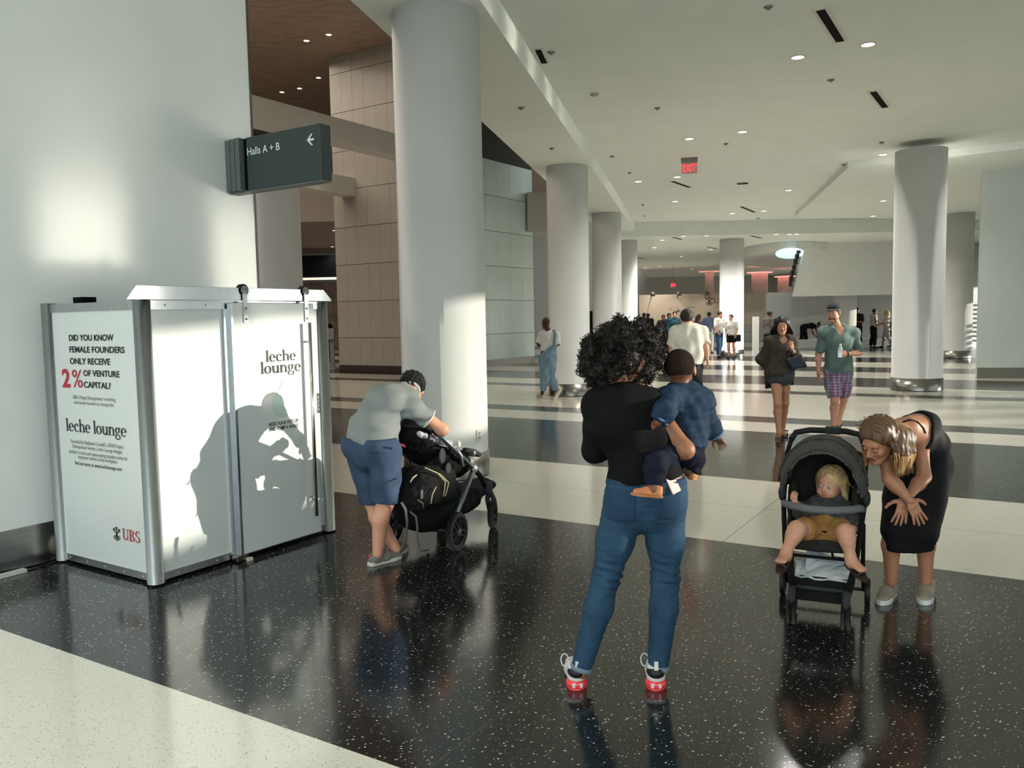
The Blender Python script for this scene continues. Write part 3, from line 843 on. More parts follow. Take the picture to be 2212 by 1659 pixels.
# drop emblem with line drawing
dc = wallhit(612, 872, PR_, nR); dr = abs(np.dot(wallhit(635, 872, PR_, nR) - dc, kr)); dz = wallhit(612, 823, PR_, nR)[2] - dc[2]
dp = MB()
pts = [(math.sin(t) * dr, -math.cos(t) * dr) for t in np.linspace(-2.1, 2.1, 24)]
pts = pts + [(dr * .16, dz * .82), (0, dz), (-dr * .16, dz * .82)]
dp.prism([dc + kr * x + ZZ * y + nR * .0008 for x, y in pts], nR * .0012)
dp.build('drop_emblem', M_teal, door)
le = MB()
def ringp(x, y, r, a0, a1):
    for poly in arc(x, y, r, r, .0028, .0028, a0, a1, 14):
        le.prism([dc + kr * p[0] + ZZ * p[1] + nR * .0024 for p in poly], nR * .001)
ringp(-dr * .3, dr * .35, dr * .3, 0, 360); ringp(dr * .35, -dr * .05, dr * .26, 0, 360)
ringp(0, -dr * .05, dr * .62, 150, 330); ringp(dr * .05, -dr * .2, dr * .4, 190, 350); ringp(.2 * dr, .2 * dr, .35 * dr, 20, 150)
le.build('line_drawing', mat('white_line', (226, 232, 228), .5), door)
# small items at the foot of the wall
pb_ = W0 + WD * .42 + WN * .07
put(MB().ell(pb_ + ZZ * .075, np.eye(3), (.045, .045, .075), 12).build('white_bottle', mat('white_plastic', (216, 212, 200), .4)), 'small white bottle on the floor between wall and booth', 'bottle')
cbl = thing('power_cable', 'black cable on the floor at the foot of the left wall', 'cable', tuple(W0 + WN * .12))
pts = [W0 + WN * .12 + WD * t + WN * .04 * math.sin(9 * t) + ZZ * .012 for t in np.linspace(-.35, .62, 16)]
MB().tube(pts, .008, 6).build('cord', M_black, cbl)
put(MB().box(W0 + WD * -.02 + WN * .2 + ZZ * .014, WD * .09, WN * .025, ZZ * .012).build('plug_adapter', mat('plug_pale', (190, 188, 180), .5), None), 'pale flat plug adapter lying by the left wall', 'plug')
# logo on the far exhibit wall
keys(at(1532, 651, exy - .01), .3, V(1, 0, 0), V(0, -1, 0), xw, M_ink)
serif('lettering', 'UBS', (1541, 656), (1572, 656), (1541, 645), V(0, exy, 0), V(0, -1, 0), V(1, 0, 0), M_red, xw, top=.72)
# ------------------------------------------------------------------ organic surfaces: smooth unions meshed by surface nets
def smin(a, b, k):
    h = np.clip(.5 + .5 * (b - a) / k, 0, 1)
    return b * (1 - h) + a * h - k * h * (1 - h)
def C(a, b, ra, rb, k=.02, clip=None): return ('c', np.asarray(a, float), np.asarray(b, float), ra, rb, k, clip)
def SG(a, b, wa, wb, side, k=.03, clip=None): return ('s', np.asarray(a, float), np.asarray(b, float), wa, wb, nrm(side), k, clip)
def EL(c, R, rad, k=.02, sub=False): return ('e', np.asarray(c, float), np.asarray(R, float), np.asarray(rad, float), k, sub)
I3 = np.eye(3)
def prim_eval(p, X):
    if p[0] == 'c':
        _, a, b, ra, rb, k, clip = p
        ab = b - a
        t = np.clip(((X - a) @ ab) / (ab @ ab + 1e-12), 0, 1)
        d = np.linalg.norm(X - a - t[..., None] * ab, axis=-1) - (ra + (rb - ra) * t)
    elif p[0] == 's':
        _, a, b, wa, wb, side, k, clip = p
        ab = b - a
        L = np.linalg.norm(ab); ax = ab / (L + 1e-12)
        sd_ = nrm(side - ax * (side @ ax)); dp_ = np.cross(ax, sd_)
        t = np.clip(((X - a) @ ax) / (L + 1e-12), 0, 1)
        q = X - a - t[..., None] * ab
        rw = wa[0] + (wb[0] - wa[0]) * t; rd = wa[1] + (wb[1] - wa[1]) * t; rl = np.minimum(rw, rd)
        x, y, z = (q @ sd_) / rw, (q @ dp_) / rd, (q @ ax) / rl
        k0 = np.sqrt(x * x + y * y + z * z)
        k1 = np.sqrt((x / rw) ** 2 + (y / rd) ** 2 + (z / rl) ** 2) + 1e-9
        d = np.where(k0 < .05, -rl, k0 * (k0 - 1) / k1)
    else:
        _, c, R, rad, k, sub = p
        q = ((X - c) @ R) / rad
        k0 = np.linalg.norm(q, axis=-1)
        k1 = np.linalg.norm(q / rad, axis=-1) + 1e-9
        return np.where(k0 < .05, -min(rad), k0 * (k0 - 1) / k1)
    if clip is not None:
        for (cp, cn) in (clip if isinstance(clip, list) else [clip]):
            d = np.maximum(d, (X - cp) @ cn)
    return d
def prim_box(p):
    if p[0] == 'e':
        r = max(p[3]); return p[1] - r, p[1] + r
    r = max(p[3], p[4]) if p[0] == 'c' else max(max(p[3]), max(p[4]))
    return np.minimum(p[1], p[2]) - r, np.maximum(p[1], p[2]) + r
def wob(seed, amp, wl, n=7, st=(1, 1, 1)):
    r = np.random.RandomState(seed)
    K = r.normal(size=(n, 3)); K /= np.linalg.norm(K, axis=1)[:, None]
    K = K * np.array(st) * (2 * math.pi / (wl * r.uniform(.6, 1.5, n)))[:, None]
    ph = r.uniform(0, 6.28, n)
    def f(X):
        o = np.zeros(X.shape[:-1])
        for i in range(n): o += np.sin(X @ K[i] + ph[i])
        return o * amp / math.sqrt(n)
    return f
_CORN = [(0, 0, 0), (1, 0, 0), (0, 1, 0), (1, 1, 0), (0, 0, 1), (1, 0, 1), (0, 1, 1), (1, 1, 1)]
_EDG = [(0, 1), (2, 3), (4, 5), (6, 7), (0, 2), (1, 3), (4, 6), (5, 7), (0, 4), (1, 5), (2, 6), (3, 7)]
def nets(F, o, h):
    s = F < 0
    n = tuple(d - 1 for d in F.shape)
    cnt = np.zeros(n, np.int8)
    for c in _CORN: cnt += s[c[0]:c[0] + n[0], c[1]:c[1] + n[1], c[2]:c[2] + n[2]]
    act = (cnt > 0) & (cnt < 8)
    idx = np.argwhere(act)
    if len(idx) == 0: return np.zeros((0, 3)), np.zeros((0, 4), int)
    val = [F[idx[:, 0] + c[0], idx[:, 1] + c[1], idx[:, 2] + c[2]] for c in _CORN]
    acc = np.zeros((len(idx), 3)); num = np.zeros(len(idx))
    for a, b in _EDG:
        va, vb = val[a], val[b]
        x = (va < 0) != (vb < 0)
        t = np.where(x, va / np.where(x, va - vb, 1), 0)
        pa, pb = np.array(_CORN[a], float), np.array(_CORN[b], float)
        acc += (pa + t[:, None] * (pb - pa)) * x[:, None]; num += x
    vs = (idx + acc / num[:, None]) * h + o
    vid = -np.ones(n, int); vid[act] = np.arange(len(idx))
    Q = []
    for ax in range(3):
        b, c = (ax + 1) % 3, (ax + 2) % 3
        sl0 = [slice(None)] * 3; sl1 = [slice(None)] * 3
        sl0[ax] = slice(0, -1); sl1[ax] = slice(1, None)
        ch = s[tuple(sl0)] != s[tuple(sl1)]
        e = np.argwhere(ch)
        e = e[(e[:, b] > 0) & (e[:, c] > 0) & (e[:, b] < F.shape[b] - 1) & (e[:, c] < F.shape[c] - 1)]
        def cell(db, dc):
            q = e.copy(); q[:, b] += db; q[:, c] += dc
            return vid[q[:, 0], q[:, 1], q[:, 2]]
        q = np.stack([cell(-1, -1), cell(0, -1), cell(0, 0), cell(-1, 0)], 1)
        ins = s[e[:, 0], e[:, 1], e[:, 2]]
        q[~ins] = q[~ins][:, ::-1]
        Q.append(q)
    return vs, np.concatenate(Q)
def sdf(prims, vox, noise=None, clips=(), pad=.03, margin=None):
    bx = [prim_box(p) for p in prims if not (p[0] == 'e' and p[5])]
    lo = np.min([b[0] for b in bx], 0) - pad; hi = np.max([b[1] for b in bx], 0) + pad
    n = np.ceil((hi - lo) / vox).astype(int) + 1
    ax = [lo[i] + np.arange(n[i]) * vox for i in range(3)]
    F = np.full(tuple(n), .2)
    for p in prims:
        b0, b1 = prim_box(p)
        k = p[5] if p[0] != 's' else p[6]
        if p[0] == 'e': k = p[4]
        mg = k + 3 * vox + .012
        i0 = np.maximum(np.floor((b0 - mg - lo) / vox).astype(int), 0); i1 = np.minimum(np.ceil((b1 + mg - lo) / vox).astype(int) + 1, n)
        if np.any(i1 <= i0): continue
        sl = tuple(slice(i0[j], i1[j]) for j in range(3))
        X = np.stack(np.meshgrid(ax[0][sl[0]], ax[1][sl[1]], ax[2][sl[2]], indexing='ij'), -1)
        d = prim_eval(p, X)
        if p[0] == 'e' and p[5]: F[sl] = -smin(-F[sl], d, k)
        else: F[sl] = smin(F[sl], d, k)
    if noise is not None or len(clips):
        X = np.stack(np.meshgrid(*ax, indexing='ij'), -1)
        if noise is not None:
            near = np.abs(F) < .08
            F[near] += noise(X[near])
        for (cp, cn) in clips: F = np.maximum(F, (X - cp) @ np.asarray(cn))
    F[0], F[-1], F[:, 0], F[:, -1], F[:, :, 0], F[:, :, -1] = .2, .2, .2, .2, .2, .2
    return nets(F, lo, vox)
def fast_mesh(name, parts, mats, parent, label=None, kind=None, smooth=True):   # parts: (verts, faces, material index or array)
    off = OFF.get(parent, np.zeros(3))
    vs = np.concatenate([p[0] for p in parts]) - off
    fs, mi, n = [], [], 0
    for p in parts:
        f = np.asarray(p[1])
        fs.append(f + n); n += len(p[0])
        mi.append(np.full(len(f), p[2]) if np.isscalar(p[2]) else np.asarray(p[2]))
    F = np.concatenate(fs); mi = np.concatenate(mi).astype(np.int32)
    me = bpy.data.meshes.new(name)
    me.vertices.add(len(vs)); me.vertices.foreach_set('co', vs.astype(np.float32).ravel())
    k = F.shape[1]
    me.loops.add(F.size); me.loops.foreach_set('vertex_index', F.astype(np.int32).ravel())
    me.polygons.add(len(F))
    me.polygons.foreach_set('loop_start', np.arange(0, F.size, k, dtype=np.int32))
    if not isinstance(mats, (list, tuple)): mats = [mats]
    for m in mats: me.materials.append(m)
    me.polygons.foreach_set('material_index', mi)
    me.polygons.foreach_set('use_smooth', np.full(len(F), smooth))
    me.update(calc_edges=True); me.validate()
    o = bpy.data.objects.new(name, me); COL.objects.link(o)
    o.parent = parent; OFF[o] = off
    return put(o, label=label, kind=kind)
def blob(name, prims, m, parent, vox, noise=None, clips=(), label=None, kind=None):
    v, f = sdf(prims, vox, noise, clips)
    return fast_mesh(name, [(v, f, 0)], m, parent, label, kind)

def tclip(P, clip): return [p[:-1] + (clip,) for p in P]
def onbody(o, px, py, lift=.003):         # point on a finished surface seen at a pixel
    d = nrm(ray(px, py)); off = OFF[o]
    hit, loc, nor, _ = o.ray_cast(Vector(_O - off), Vector(d))
    return (np.array(loc) + off + np.array(nor) * lift) if hit else None
def seam(name, o, pts, r, m, parent, lift=.002):
    q = [onbody(o, x, y, lift) for x, y in pts]
    q = [p for p in q if p is not None]
    return MB().tube(q, r, 5).build(name, m, parent) if len(q) > 1 else None
# ------------------------------------------------------------------ people
def frame(fwd, up):                      # columns: right, forward, up
    f = nrm(fwd); u = np.asarray(up, float); u = nrm(u - f * (u @ f)); r = np.cross(f, u)
    return np.stack([r, f, u], 1)
_HEADS = {}
def head_mesh(kind, vox):
    key = (kind, vox)
    if key in _HEADS: return _HEADS[key]
    fem = kind == 'f'; kid = kind == 'k'
    jw = .046 if fem else .052
    P = [EL((0, -.012, .035), I3, (.074, .093, .083), .02),
         EL((0, .028, -.028), I3, (.060 if not fem else .056, .064, .084), .03)]
    if kid:
        P = [EL((0, -.015, .03), I3, (.082, .098, .088), .02), EL((0, .03, -.035), I3, (.062, .06, .07), .03), EL((0, .04, -.05), I3, (.055, .045, .045), .03)]
        P += [EL((s * .036, .062, -.045), I3, (.026, .024, .024), .02) for s in (-1, 1)]
        P += [EL((0, .075, -.085), I3, (.02, .018, .016), .02), C((0, .088, -.01), (0, .1, -.03), .007, .011, .012)]
    else:
        for s in (-1, 1):
            P += [C((s * jw, -.0, -.05), (s * .016, .068, -.1), .018, .017, .03), EL((s * .037, .06, -.028), I3, (.022, .022, .02), .02)]
        P += [EL((0, .074, -.1), I3, (.02, .017, .015), .015), C((-.034, .076, .024), (.034, .076, .024), .013, .013, .015)]
        P += [C((0, .088, .012), (0, .112, -.028), .007, .0115, .012), EL((-.012, .1, -.033), I3, (.009, .01, .008), .008), EL((.012, .1, -.033), I3, (.009, .01, .008), .008)]
    ey = .0 if not kid else -.005
    for s in (-1, 1): P.append(EL((s * .031, .104, ey), I3, (.017, .026, .0115), .014, True))
    zl = -.06 if not kid else -.062
    yl = .09 if not kid else .084
    P += [C((-.017, yl - .004, zl), (0, yl, zl + .002), .005, .007, .006), C((.017, yl - .004, zl), (0, yl, zl + .002), .005, .007, .006), C((-.014, yl - .004, zl - .011), (.014, yl - .004, zl - .011), .0065, .0065, .006)]
    for s in (-1, 1):
        x = .076 if not kid else .083
        P += [EL((s * x, -.012, -.004), frame((s * .35, 1, 0), (0, 0, 1)), (.009, .019, .031), .008)]
    P += [C((0, -.022, -.06), (0, -.04, -.15), .05 if not fem else .045, .052 if not fem else .047, .03)]
    v, f = sdf(P, vox)
    c = v[f].mean(1)
    lips = (np.abs(c[:, 0]) < .023) & (c[:, 1] > yl - .012) & (np.abs(c[:, 2] - (zl - .004)) < .0115) & ((np.abs(c[:, 0]) / .023) ** 2 + ((c[:, 2] - zl + .004) / .0115) ** 2 < 1)
    mi = np.where(lips, 1, 0)
    _HEADS[key] = (v, f, mi)
    return _HEADS[key]
_HANDS = {}
def hand_mesh(curl, splay, vox):         # y along the hand, x to the thumb, z out of the back
    key = (curl, splay, vox)
    if key in _HANDS: return _HANDS[key]
    P = [SG((0, -.01, 0), (0, .035, 0), (.024, .017), (.035, .015), (1, 0, 0), .01), SG((0, .035, 0), (0, .08, -.002), (.037, .0135), (.038, .012), (1, 0, 0), .012)]
    for x, L, sp in ((.027, .071, .16), (.0095, .08, .04), (-.0095, .074, -.08), (-.027, .058, -.2)):
        p = V(x, .082 - abs(x) * .12, -.001); a = -curl * .5; az = sp * (splay + .35)
        r = .0088
        for q, fr in enumerate((.45, .31, .24)):
            d = V(math.sin(az) * math.cos(a), math.cos(az) * math.cos(a), math.sin(a))
            P.append(C(p, p + d * L * fr, r, r * .93, .004 if q == 0 else .003)); p = p + d * L * fr; r *= .93; a -= curl * .75
    p = V(.026, .012, -.006); a = .85 + .25 * splay
    for L, r0, r1 in ((.036, .014, .0115), (.032, .0112, .0098), (.026, .0098, .0085)):
        d = nrm(V(math.sin(a), math.cos(a), -.25 - .5 * curl)); P.append(C(p, p + d * L, r0, r1, .008)); p = p + d * L; a -= .28 + .35 * curl
    _HANDS[key] = sdf(P, vox, pad=.015)
    return _HANDS[key]
BASE = dict(pel=(.158, .118), wai=(.138, .100), che=(.158, .116), upc=(.118, .082), sh=.056, ua=.05, el=.040, fo=.040, wr=.027, th=.086, kn=.056, ca=.055, an=.037, nk=.053)
FEM = dict(pel=(.163, .115), wai=(.126, .092), che=(.138, .104), upc=(.102, .072), sh=.046, ua=.043, el=.035, fo=.035, wr=.0235, th=.088, kn=.053, ca=.052, an=.033, nk=.045)
KID = dict(pel=(.09, .075), wai=(.088, .075), che=(.088, .075), upc=(.07, .055), sh=.035, ua=.03, el=.027, fo=.027, wr=.02, th=.048, kn=.038, ca=.036, an=.025, nk=.035)
def torso_prims(J, D, g=0.0, low=0.0):
    sc_, sp_ = J['shR'] - J['shL'], J['hipR'] - J['hipL']
    A = lambda k: (D[k][0] + g, D[k][1] + g)
    hm = (J['hipL'] + J['hipR']) / 2
    up = J['chest'] + (J['neck'] - J['chest']) * .62
    sm = nrm(nrm(sc_) + nrm(sp_))
    P = [SG(hm - nrm(J['pelvis'] - hm) * low, J['pelvis'], A('pel'), A('pel'), sp_, .03), SG(J['pelvis'], J['waist'], A('pel'), A('wai'), sp_, .05), SG(J['waist'], J['chest'], A('wai'), A('che'), sm, .05), SG(J['chest'], up, A('che'), A('upc'), sc_, .04)]
    for s in 'LR':
        P += [C(J['neck'] + (up - J['neck']) * .45, J['sh' + s], D['nk'] * .85 + g, D['sh'] + g, .05), C(up, J['sh' + s], D['upc'][1] * .8 + g, D['sh'] + g, .04)]
    return P
def lerp(a, b, t): return a + (b - a) * t
def limb(pts, rads, f, k, over=.05, bulge=None):  # poly-limb cut at fraction f (in segments) with a flat end
    P = []
    for i in range(len(pts) - 1):
        if f <= i: break
        a, b, ra, rb = pts[i], pts[i + 1], rads[i], rads[i + 1]
        if f < i + 1:
            d = nrm(b - a); e = lerp(a, b, f - i)
            ext = e + d * over
            t_ = np.linalg.norm(ext - a) / np.linalg.norm(b - a)
            P.append(C(a, ext, ra, ra + (rb - ra) * t_, k, (e, d)))
        else: P.append(C(a, b, ra, rb, k))
    return P
def arm_prims(J, s, D, g=0.0, f=9, gend=None):
    g2 = g if gend is None else gend
    m = lerp(J['el' + s], J['wr' + s], .3)
    return limb([J['sh' + s], J['el' + s], m, J['wr' + s]], [D['ua'] + g, D['el'] + lerp(g, g2, .5), D['fo'] + g2, D['wr'] + g2], f, .03)
def leg_prims(J, s, D, g=0.0, f=9, gend=None):
    g2 = g if gend is None else gend
    k, a = J['kn' + s], J['an' + s]
    back = J.get('back' + s, J.get('back', V(0, 0, 0)))
    m = lerp(k, a, .3) + back * .02
    return limb([J['hip' + s], lerp(J['hip' + s], k, .5), k, m, a], [D['th'] + g, D['th'] * .88 + g, D['kn'] + lerp(g, g2, .5), D['ca'] + g2, D['an'] + g2], f, .03)
def head_frame(J): return frame(J['hf'], J['hu'])
def skin(name, c): return [mat(name, c, .5, spec=.4, var=.04, vscale=30), mat(name + '_lips', (min(255, c[0] * .86 + 8), c[1] * .7, c[2] * .7), .4)]
def person(name, label, J, D, skin_m, kind='m', vox=.012, hs=1.0, hands=None, bust=0.0, group=None, feet=True, hvox=.005, limbs=None):
    root = thing(name, label, 'person', (J['anL'][0] * .5 + J['anR'][0] * .5, J['anL'][1] * .5 + J['anR'][1] * .5, J.get('base', 0.0)), group)
    P = torso_prims(J, D)
    R = head_frame(J)
    for s in 'LR':
        P += arm_prims(J, s, D) + leg_prims(J, s, D)
        if bust: P.append(EL(J['chest'] + nrm(J['shR'] - J['shL']) * (.075 if s == 'R' else -.075) * bust + J['bf'] * .085 * bust, I3, (.062 * bust,) * 3, .03))
    hb = J['head'] + R @ V(0, -.03, -.09) * hs
    P.append(C(J['neck'], hb, D['nk'] * 1.05, D['nk'] * .95, .03))
    if feet:
        for s in 'LR':
            t_ = J['toe' + s]; a = J['an' + s]; q = t_ - a
            P += [C(a, a + q * .15 + V(0, 0, -.03) * hs, D['an'], .034 * hs, .02), SG(a + q * .1 + V(0, 0, -.02) * hs, t_ , (.032 * hs, .03 * hs), (.038 * hs, .016 * hs), np.cross(nrm(q), V(0, 0, 1)), .02)]
    parts = []
    v, f = sdf(P, vox)
    parts.append((v, f, 0))
    hv, hf, hm = head_mesh(kind, hvox)
    parts.append((hv @ (R.T * hs) + J['head'], hf, hm))
    for s in 'LR':
        h = (hands or {}).get(s)
        if h is None:
            d = nrm(J['wr' + s] - J['el' + s]); back = nrm(J['shR'] - J['shL']) * (1 if s == 'R' else -1)
            h = (d, back, .6, .1)
        if h == 0: continue
        d, bk, curl, sp = h[:4]
        side = h[4] if len(h) > 4 else (1 if s == 'R' else -1)   # thumb side sign
        y = nrm(d); z = nrm(np.asarray(bk, float) - y * np.dot(bk, y)); x = np.cross(y, z)
        lv, lf = hand_mesh(curl, sp, .0042 if vox < .015 else .008)
        lv = lv * V(-side, 1, 1)
        lf = lf[:, ::-1] if side == 1 else lf
        sc_ = hs * (h[5] if len(h) > 5 else .97)
        parts.append((lv @ (np.stack([x, y, z], 1).T * sc_) + J['wr' + s], lf, 0))
    b = fast_mesh('body', parts, skin_m, root)
    return root, R
def hxf(J, R, hs): return lambda p: J['head'] + R @ (np.asarray(p, float) * hs)
def eyes(root, J, R, hs, iris=(70, 50, 35), dn=0.0, kid=False):
    for s in (-1, 1):
        c = J['head'] + R @ (V(s * .031, .0795 if not kid else .0775, -.001 if not kid else -.006) * hs)
        mb = MB().ell(c, R, (.0125 * hs, .0125 * hs, (.0115 if not kid else .0095) * hs), 14)
        e = mb.build('eye', mat('eye_white', (205, 200, 192), .25), root)
        q = c + R @ V(0, .0098, -.001) * hs
        MB().ell(q, R, (.0065 * hs, .0042 * hs, .0065 * hs), 10).build('iris', mat('iris_%d' % iris[0], iris, .15), e)
def lids(root, J, R, hs, m):
    for s in (-1, 1):
        c = J['head'] + R @ (V(s * .031, .0795, -.001) * hs)
        e = MB().ell(c, R, (.0135 * hs, .0135 * hs, .0115 * hs), 14).build('eyelid', m, root)
        MB().tube([c + R @ (V(.013 * math.cos(t), .0125 * abs(math.sin(t)) ** .5, -.0045 - .003 * math.sin(t)) * hs) for t in np.linspace(.25, math.pi - .25, 9)], .0014 * hs, 5).build('eyelash', mat('dark_lash', (30, 22, 18), .6), e)
def brows(root, J, R, hs, m, kid=False):
    for s in (-1, 1):
        y = .089 if not kid else .083
        MB().tube([J['head'] + R @ (V(s * x, y - abs(x - .03) * .25 - (x - .018) * .1, .021 + .004 * math.sin((x - .014) * 90)) * hs) for x in (.014, .022, .03, .038, .045)], [.002 * hs, .0032 * hs, .0032 * hs, .0026 * hs, .0012 * hs], 6).build('eyebrow', m, root)
_FP = [(0, .02), (.012, .03), (.05, .034), (.1, .034), (.15, .041), (.195, .045), (.235, .037), (.258, .022), (.268, .0)]
def shoe(root, heel, fwd, sc, m_up, m_sole, up=(0, 0, 1), sole_h=.026, collar=.1, name='shoe', sandal=False, extra=None, vox=.0065):
    R = frame(fwd, up)
    X = lambda p: heel + R @ (np.asarray(p, float) * sc)
    out = [(w_, y) for y, w_ in _FP] + [(-w_, y) for y, w_ in _FP[::-1][1:]]
    sb_ = MB().prism([X((a, b, 0)) for a, b in out], R[:, 2] * sole_h * sc)
    if sandal:
        s_o = sb_.build(name, m_sole, root)
        st = MB()
        for y, h, w_ in ((.19, .045, .042), (.1, .07, .036)):
            st.tube([X((w_ * math.cos(t), y, .02 + h * math.sin(t) * .75)) for t in np.linspace(-.1, math.pi + .1, 9)], .012 * sc, 6, sq=(1, .5))
        st.tube([X((.03 * math.cos(t), .045 - .05 * math.sin(t), .075)) for t in np.linspace(-.2, math.pi + .2, 9)], .01 * sc, 6)
        st.build('strap', m_up, s_o)
        return s_o
    P = [SG(X((0, .045, .04)), X((0, .13, .042)), (.036 * sc, .045 * sc), (.041 * sc, .042 * sc), R[:, 0], .02 * sc), SG(X((0, .13, .042)), X((0, .225, .03)), (.042 * sc, .04 * sc), (.036 * sc, .026 * sc), R[:, 0], .02 * sc),
         C(X((0, .05, .05)), X((0, .045, collar + .03)), .041 * sc, .039 * sc, .02 * sc)]
    u = blob(name, P, m_up, root, vox * sc, clips=[(X((0, 0, sole_h * .6)), -R[:, 2]), (X((0, 0.05, collar)), nrm(R[:, 2] - R[:, 1] * .15))])
    sb_.build('sole', m_sole, u, bevel=.004 * sc)
    lc = MB()
    for i in range(4):
        y = .11 + .027 * i; z = .083 - .012 * i
        lc.tube([X((-.022, y, z - .008)), X((0, y + .004, z + .002)), X((.022, y, z - .008))], .0035 * sc, 5)
    if collar > .08: lc.build('laces', extra or m_sole, u)
    return u
def strands(name, roots_dirs, m, parent, r=.0022, seg=6, n=3):
    vs, fs = [], []
    mb = MB()
    for path in roots_dirs:
        mb.tube(path, [r] * (len(path) - 1) + [r * .35], n, caps=False)
    o = mb.build(name, m, parent, kind='stuff', smooth=True)
    return o
# ------------------------------------------------------------------ the woman with the baby
def JJ(Y0, d):
    return {k: at(v[0], v[1], Y0 + (v[2] if len(v) > 2 else 0)) for k, v in d.items()}
M_tee = mat('black_jersey', (13, 13, 14), .85, spec=.15, bump=.15, bscale=90)
M_jean = mat('blue_denim', (40, 68, 91), .8, spec=.2, var=.2, vscale=16, bump=.25, bscale=260, vstretch=(1, 1, .35))
M_jean2 = mat('denim_seam', (37, 62, 86), .85, spec=.2)
M_cuff = mat('denim_inside', (108, 124, 136), .85)
sk_tan = skin('tan_skin', (148, 98, 70))
sk_dark = skin('brown_skin', (112, 70, 50))
sk_fair = skin('fair_skin', (206, 150, 122))
sk_deep = skin('deep_brown_skin', (70, 46, 36))
M_sole_w = mat('white_rubber', (212, 210, 204), .5)
M_black_r = mat('black_rubber', (16, 16, 16), .55)
M_wht = mat('white_knit', (214, 214, 210), .7)
JA = JJ(3.70, dict(anL=(1253, 1452, -.02), anR=(1420, 1452, -.02), knL=(1309, 1245, .02), knR=(1437, 1248, .02), hipL=(1348, 1092, .02), hipR=(1437, 1092, .02),
     pelvis=(1396, 1052, .0), waist=(1390, 975, -.01), chest=(1348, 905, -.02), neck=(1338, 848, -.01), shL=(1290, 872, 0), shR=(1404, 872, 0),
     elL=(1288, 968, .10), wrL=(1392, 985, .30), elR=(1480, 972, -.09), wrR=(1432, 962, .17), head=(1366, 786, .03)))
for s in 'LR': JA['toe' + s] = JA['an' + s] + V(-.01 if s == 'L' else .02, .2, -.065)
JA['hf'], JA['hu'], JA['bf'], JA['back'] = V(.78, .5, -.38), V(.35, .1, 1), V(0, 1, 0), V(0, -1, 0)
DA = dict(FEM, che=(.145, .108), wai=(.135, .098), pel=(.162, .118), th=.088, kn=.052, ca=.054, an=.036, el=.038, fo=.037, ua=.045)
pA, RA = person('person', 'woman with big dark curly hair, black tee and blue jeans holding a baby', JA, DA, sk_tan, 'f', .010, 1.0,
                hands={'L': (V(1, .1, 0), V(0, 1, 0), .7, .1), 'R': (V(-1, .2, 0), V(0, 1, 0), .7, .1)}, hvox=.0045, feet=False)
zc = lambda P, n: (P, n)
tee = torso_prims(JA, dict(DA), .014, -.02) + arm_prims(JA, 'L', DA, .02, 1.25, .026) + arm_prims(JA, 'R', DA, .012, .3, .014)
hemA = at(1390, 1034, 3.70); 
blob('tee', tee, M_tee, pA, .010, wob(3, .0045, .13), clips=[(hemA, nrm(V(.12, 0, -1)))])
jn = torso_prims(JA, DA, .008, .0)[:2] + leg_prims(JA, 'L', DA, .007, 3.93, .010) + leg_prims(JA, 'R', DA, .007, 3.93, .010)
for s, sg in (('L', -1), ('R', 1)):
    hp_ = JA['hip' + s]
    jn.append(EL(hp_ + V(sg * -.005, -.052, .035), I3, (.085, .075, .09), .05))
cr_ = wob(5, .0022, .05, st=(.35, .35, 1.6))
knz = JA['knL'][2]
def jnoise(X):
    k_ = np.exp(-((X[..., 2] - knz) / .09) ** 2)
    return cr_(X) * (.7 + 1.3 * k_) + .0042 * k_ * np.sin(X[..., 2] * 150 + X[..., 0] * 34)
jeansA = blob('jeans', jn, M_jean, pA, .009, jnoise, clips=[(at(1396, 1030, 3.7), V(0, 0, 1))])
bd = torso_prims(JA, DA, .0125)[:2]
blob('waistband', bd, M_jean2, pA, .008, clips=[(at(1396, 1029, 3.7), V(0, 0, 1)), (at(1396, 1047, 3.7), V(0, 0, -1))])
jp = torso_prims(JA, DA, .0115)[:2] + leg_prims(JA, 'L', DA, .0105, 1, .01) + leg_prims(JA, 'R', DA, .0105, 1, .01)
for s, sg in (('L', -1), ('R', 1)):
    jp.append(EL(JA['hip' + s] + V(sg * -.005, -.052, .035), I3, (.0885, .0785, .0935), .05))
for (x0, x1, y0, y1) in ((1314, 1372, 1058, 1128), (1424, 1472, 1050, 1122)):
    a, b = at(x0, y0, 3.6), at(x1, y1, 3.6)
    blob('back_pocket', jp, M_jean2, pA, .007, clips=[(a, V(-1, 0, 0)), (b, V(1, 0, 0)), (a, V(0, 0, 1)), (b, V(0, 0, -1)), (JA['pelvis'] - V(0, .03, 0), V(0, 1, 0))])
for s in 'LR':
    d = nrm(JA['an' + s] - lerp(JA['kn' + s], JA['an' + s], .3)); c = JA['an' + s] - d * .025
    sd_ = nrm(np.cross(d, V(0, 1, 0))); fr = np.cross(d, sd_)
    MB().tube([c + (sd_ * math.cos(t) + fr * math.sin(t)) * .047 for t in np.linspace(0, 2 * math.pi, 25)[:-1]], .011, 8, closed=True, sq=(.55, 1.5)).build('cuff', M_cuff, pA)
M_coral = mat('coral_air_sole', (238, 62, 66), .18, spec=.6, emit=0)
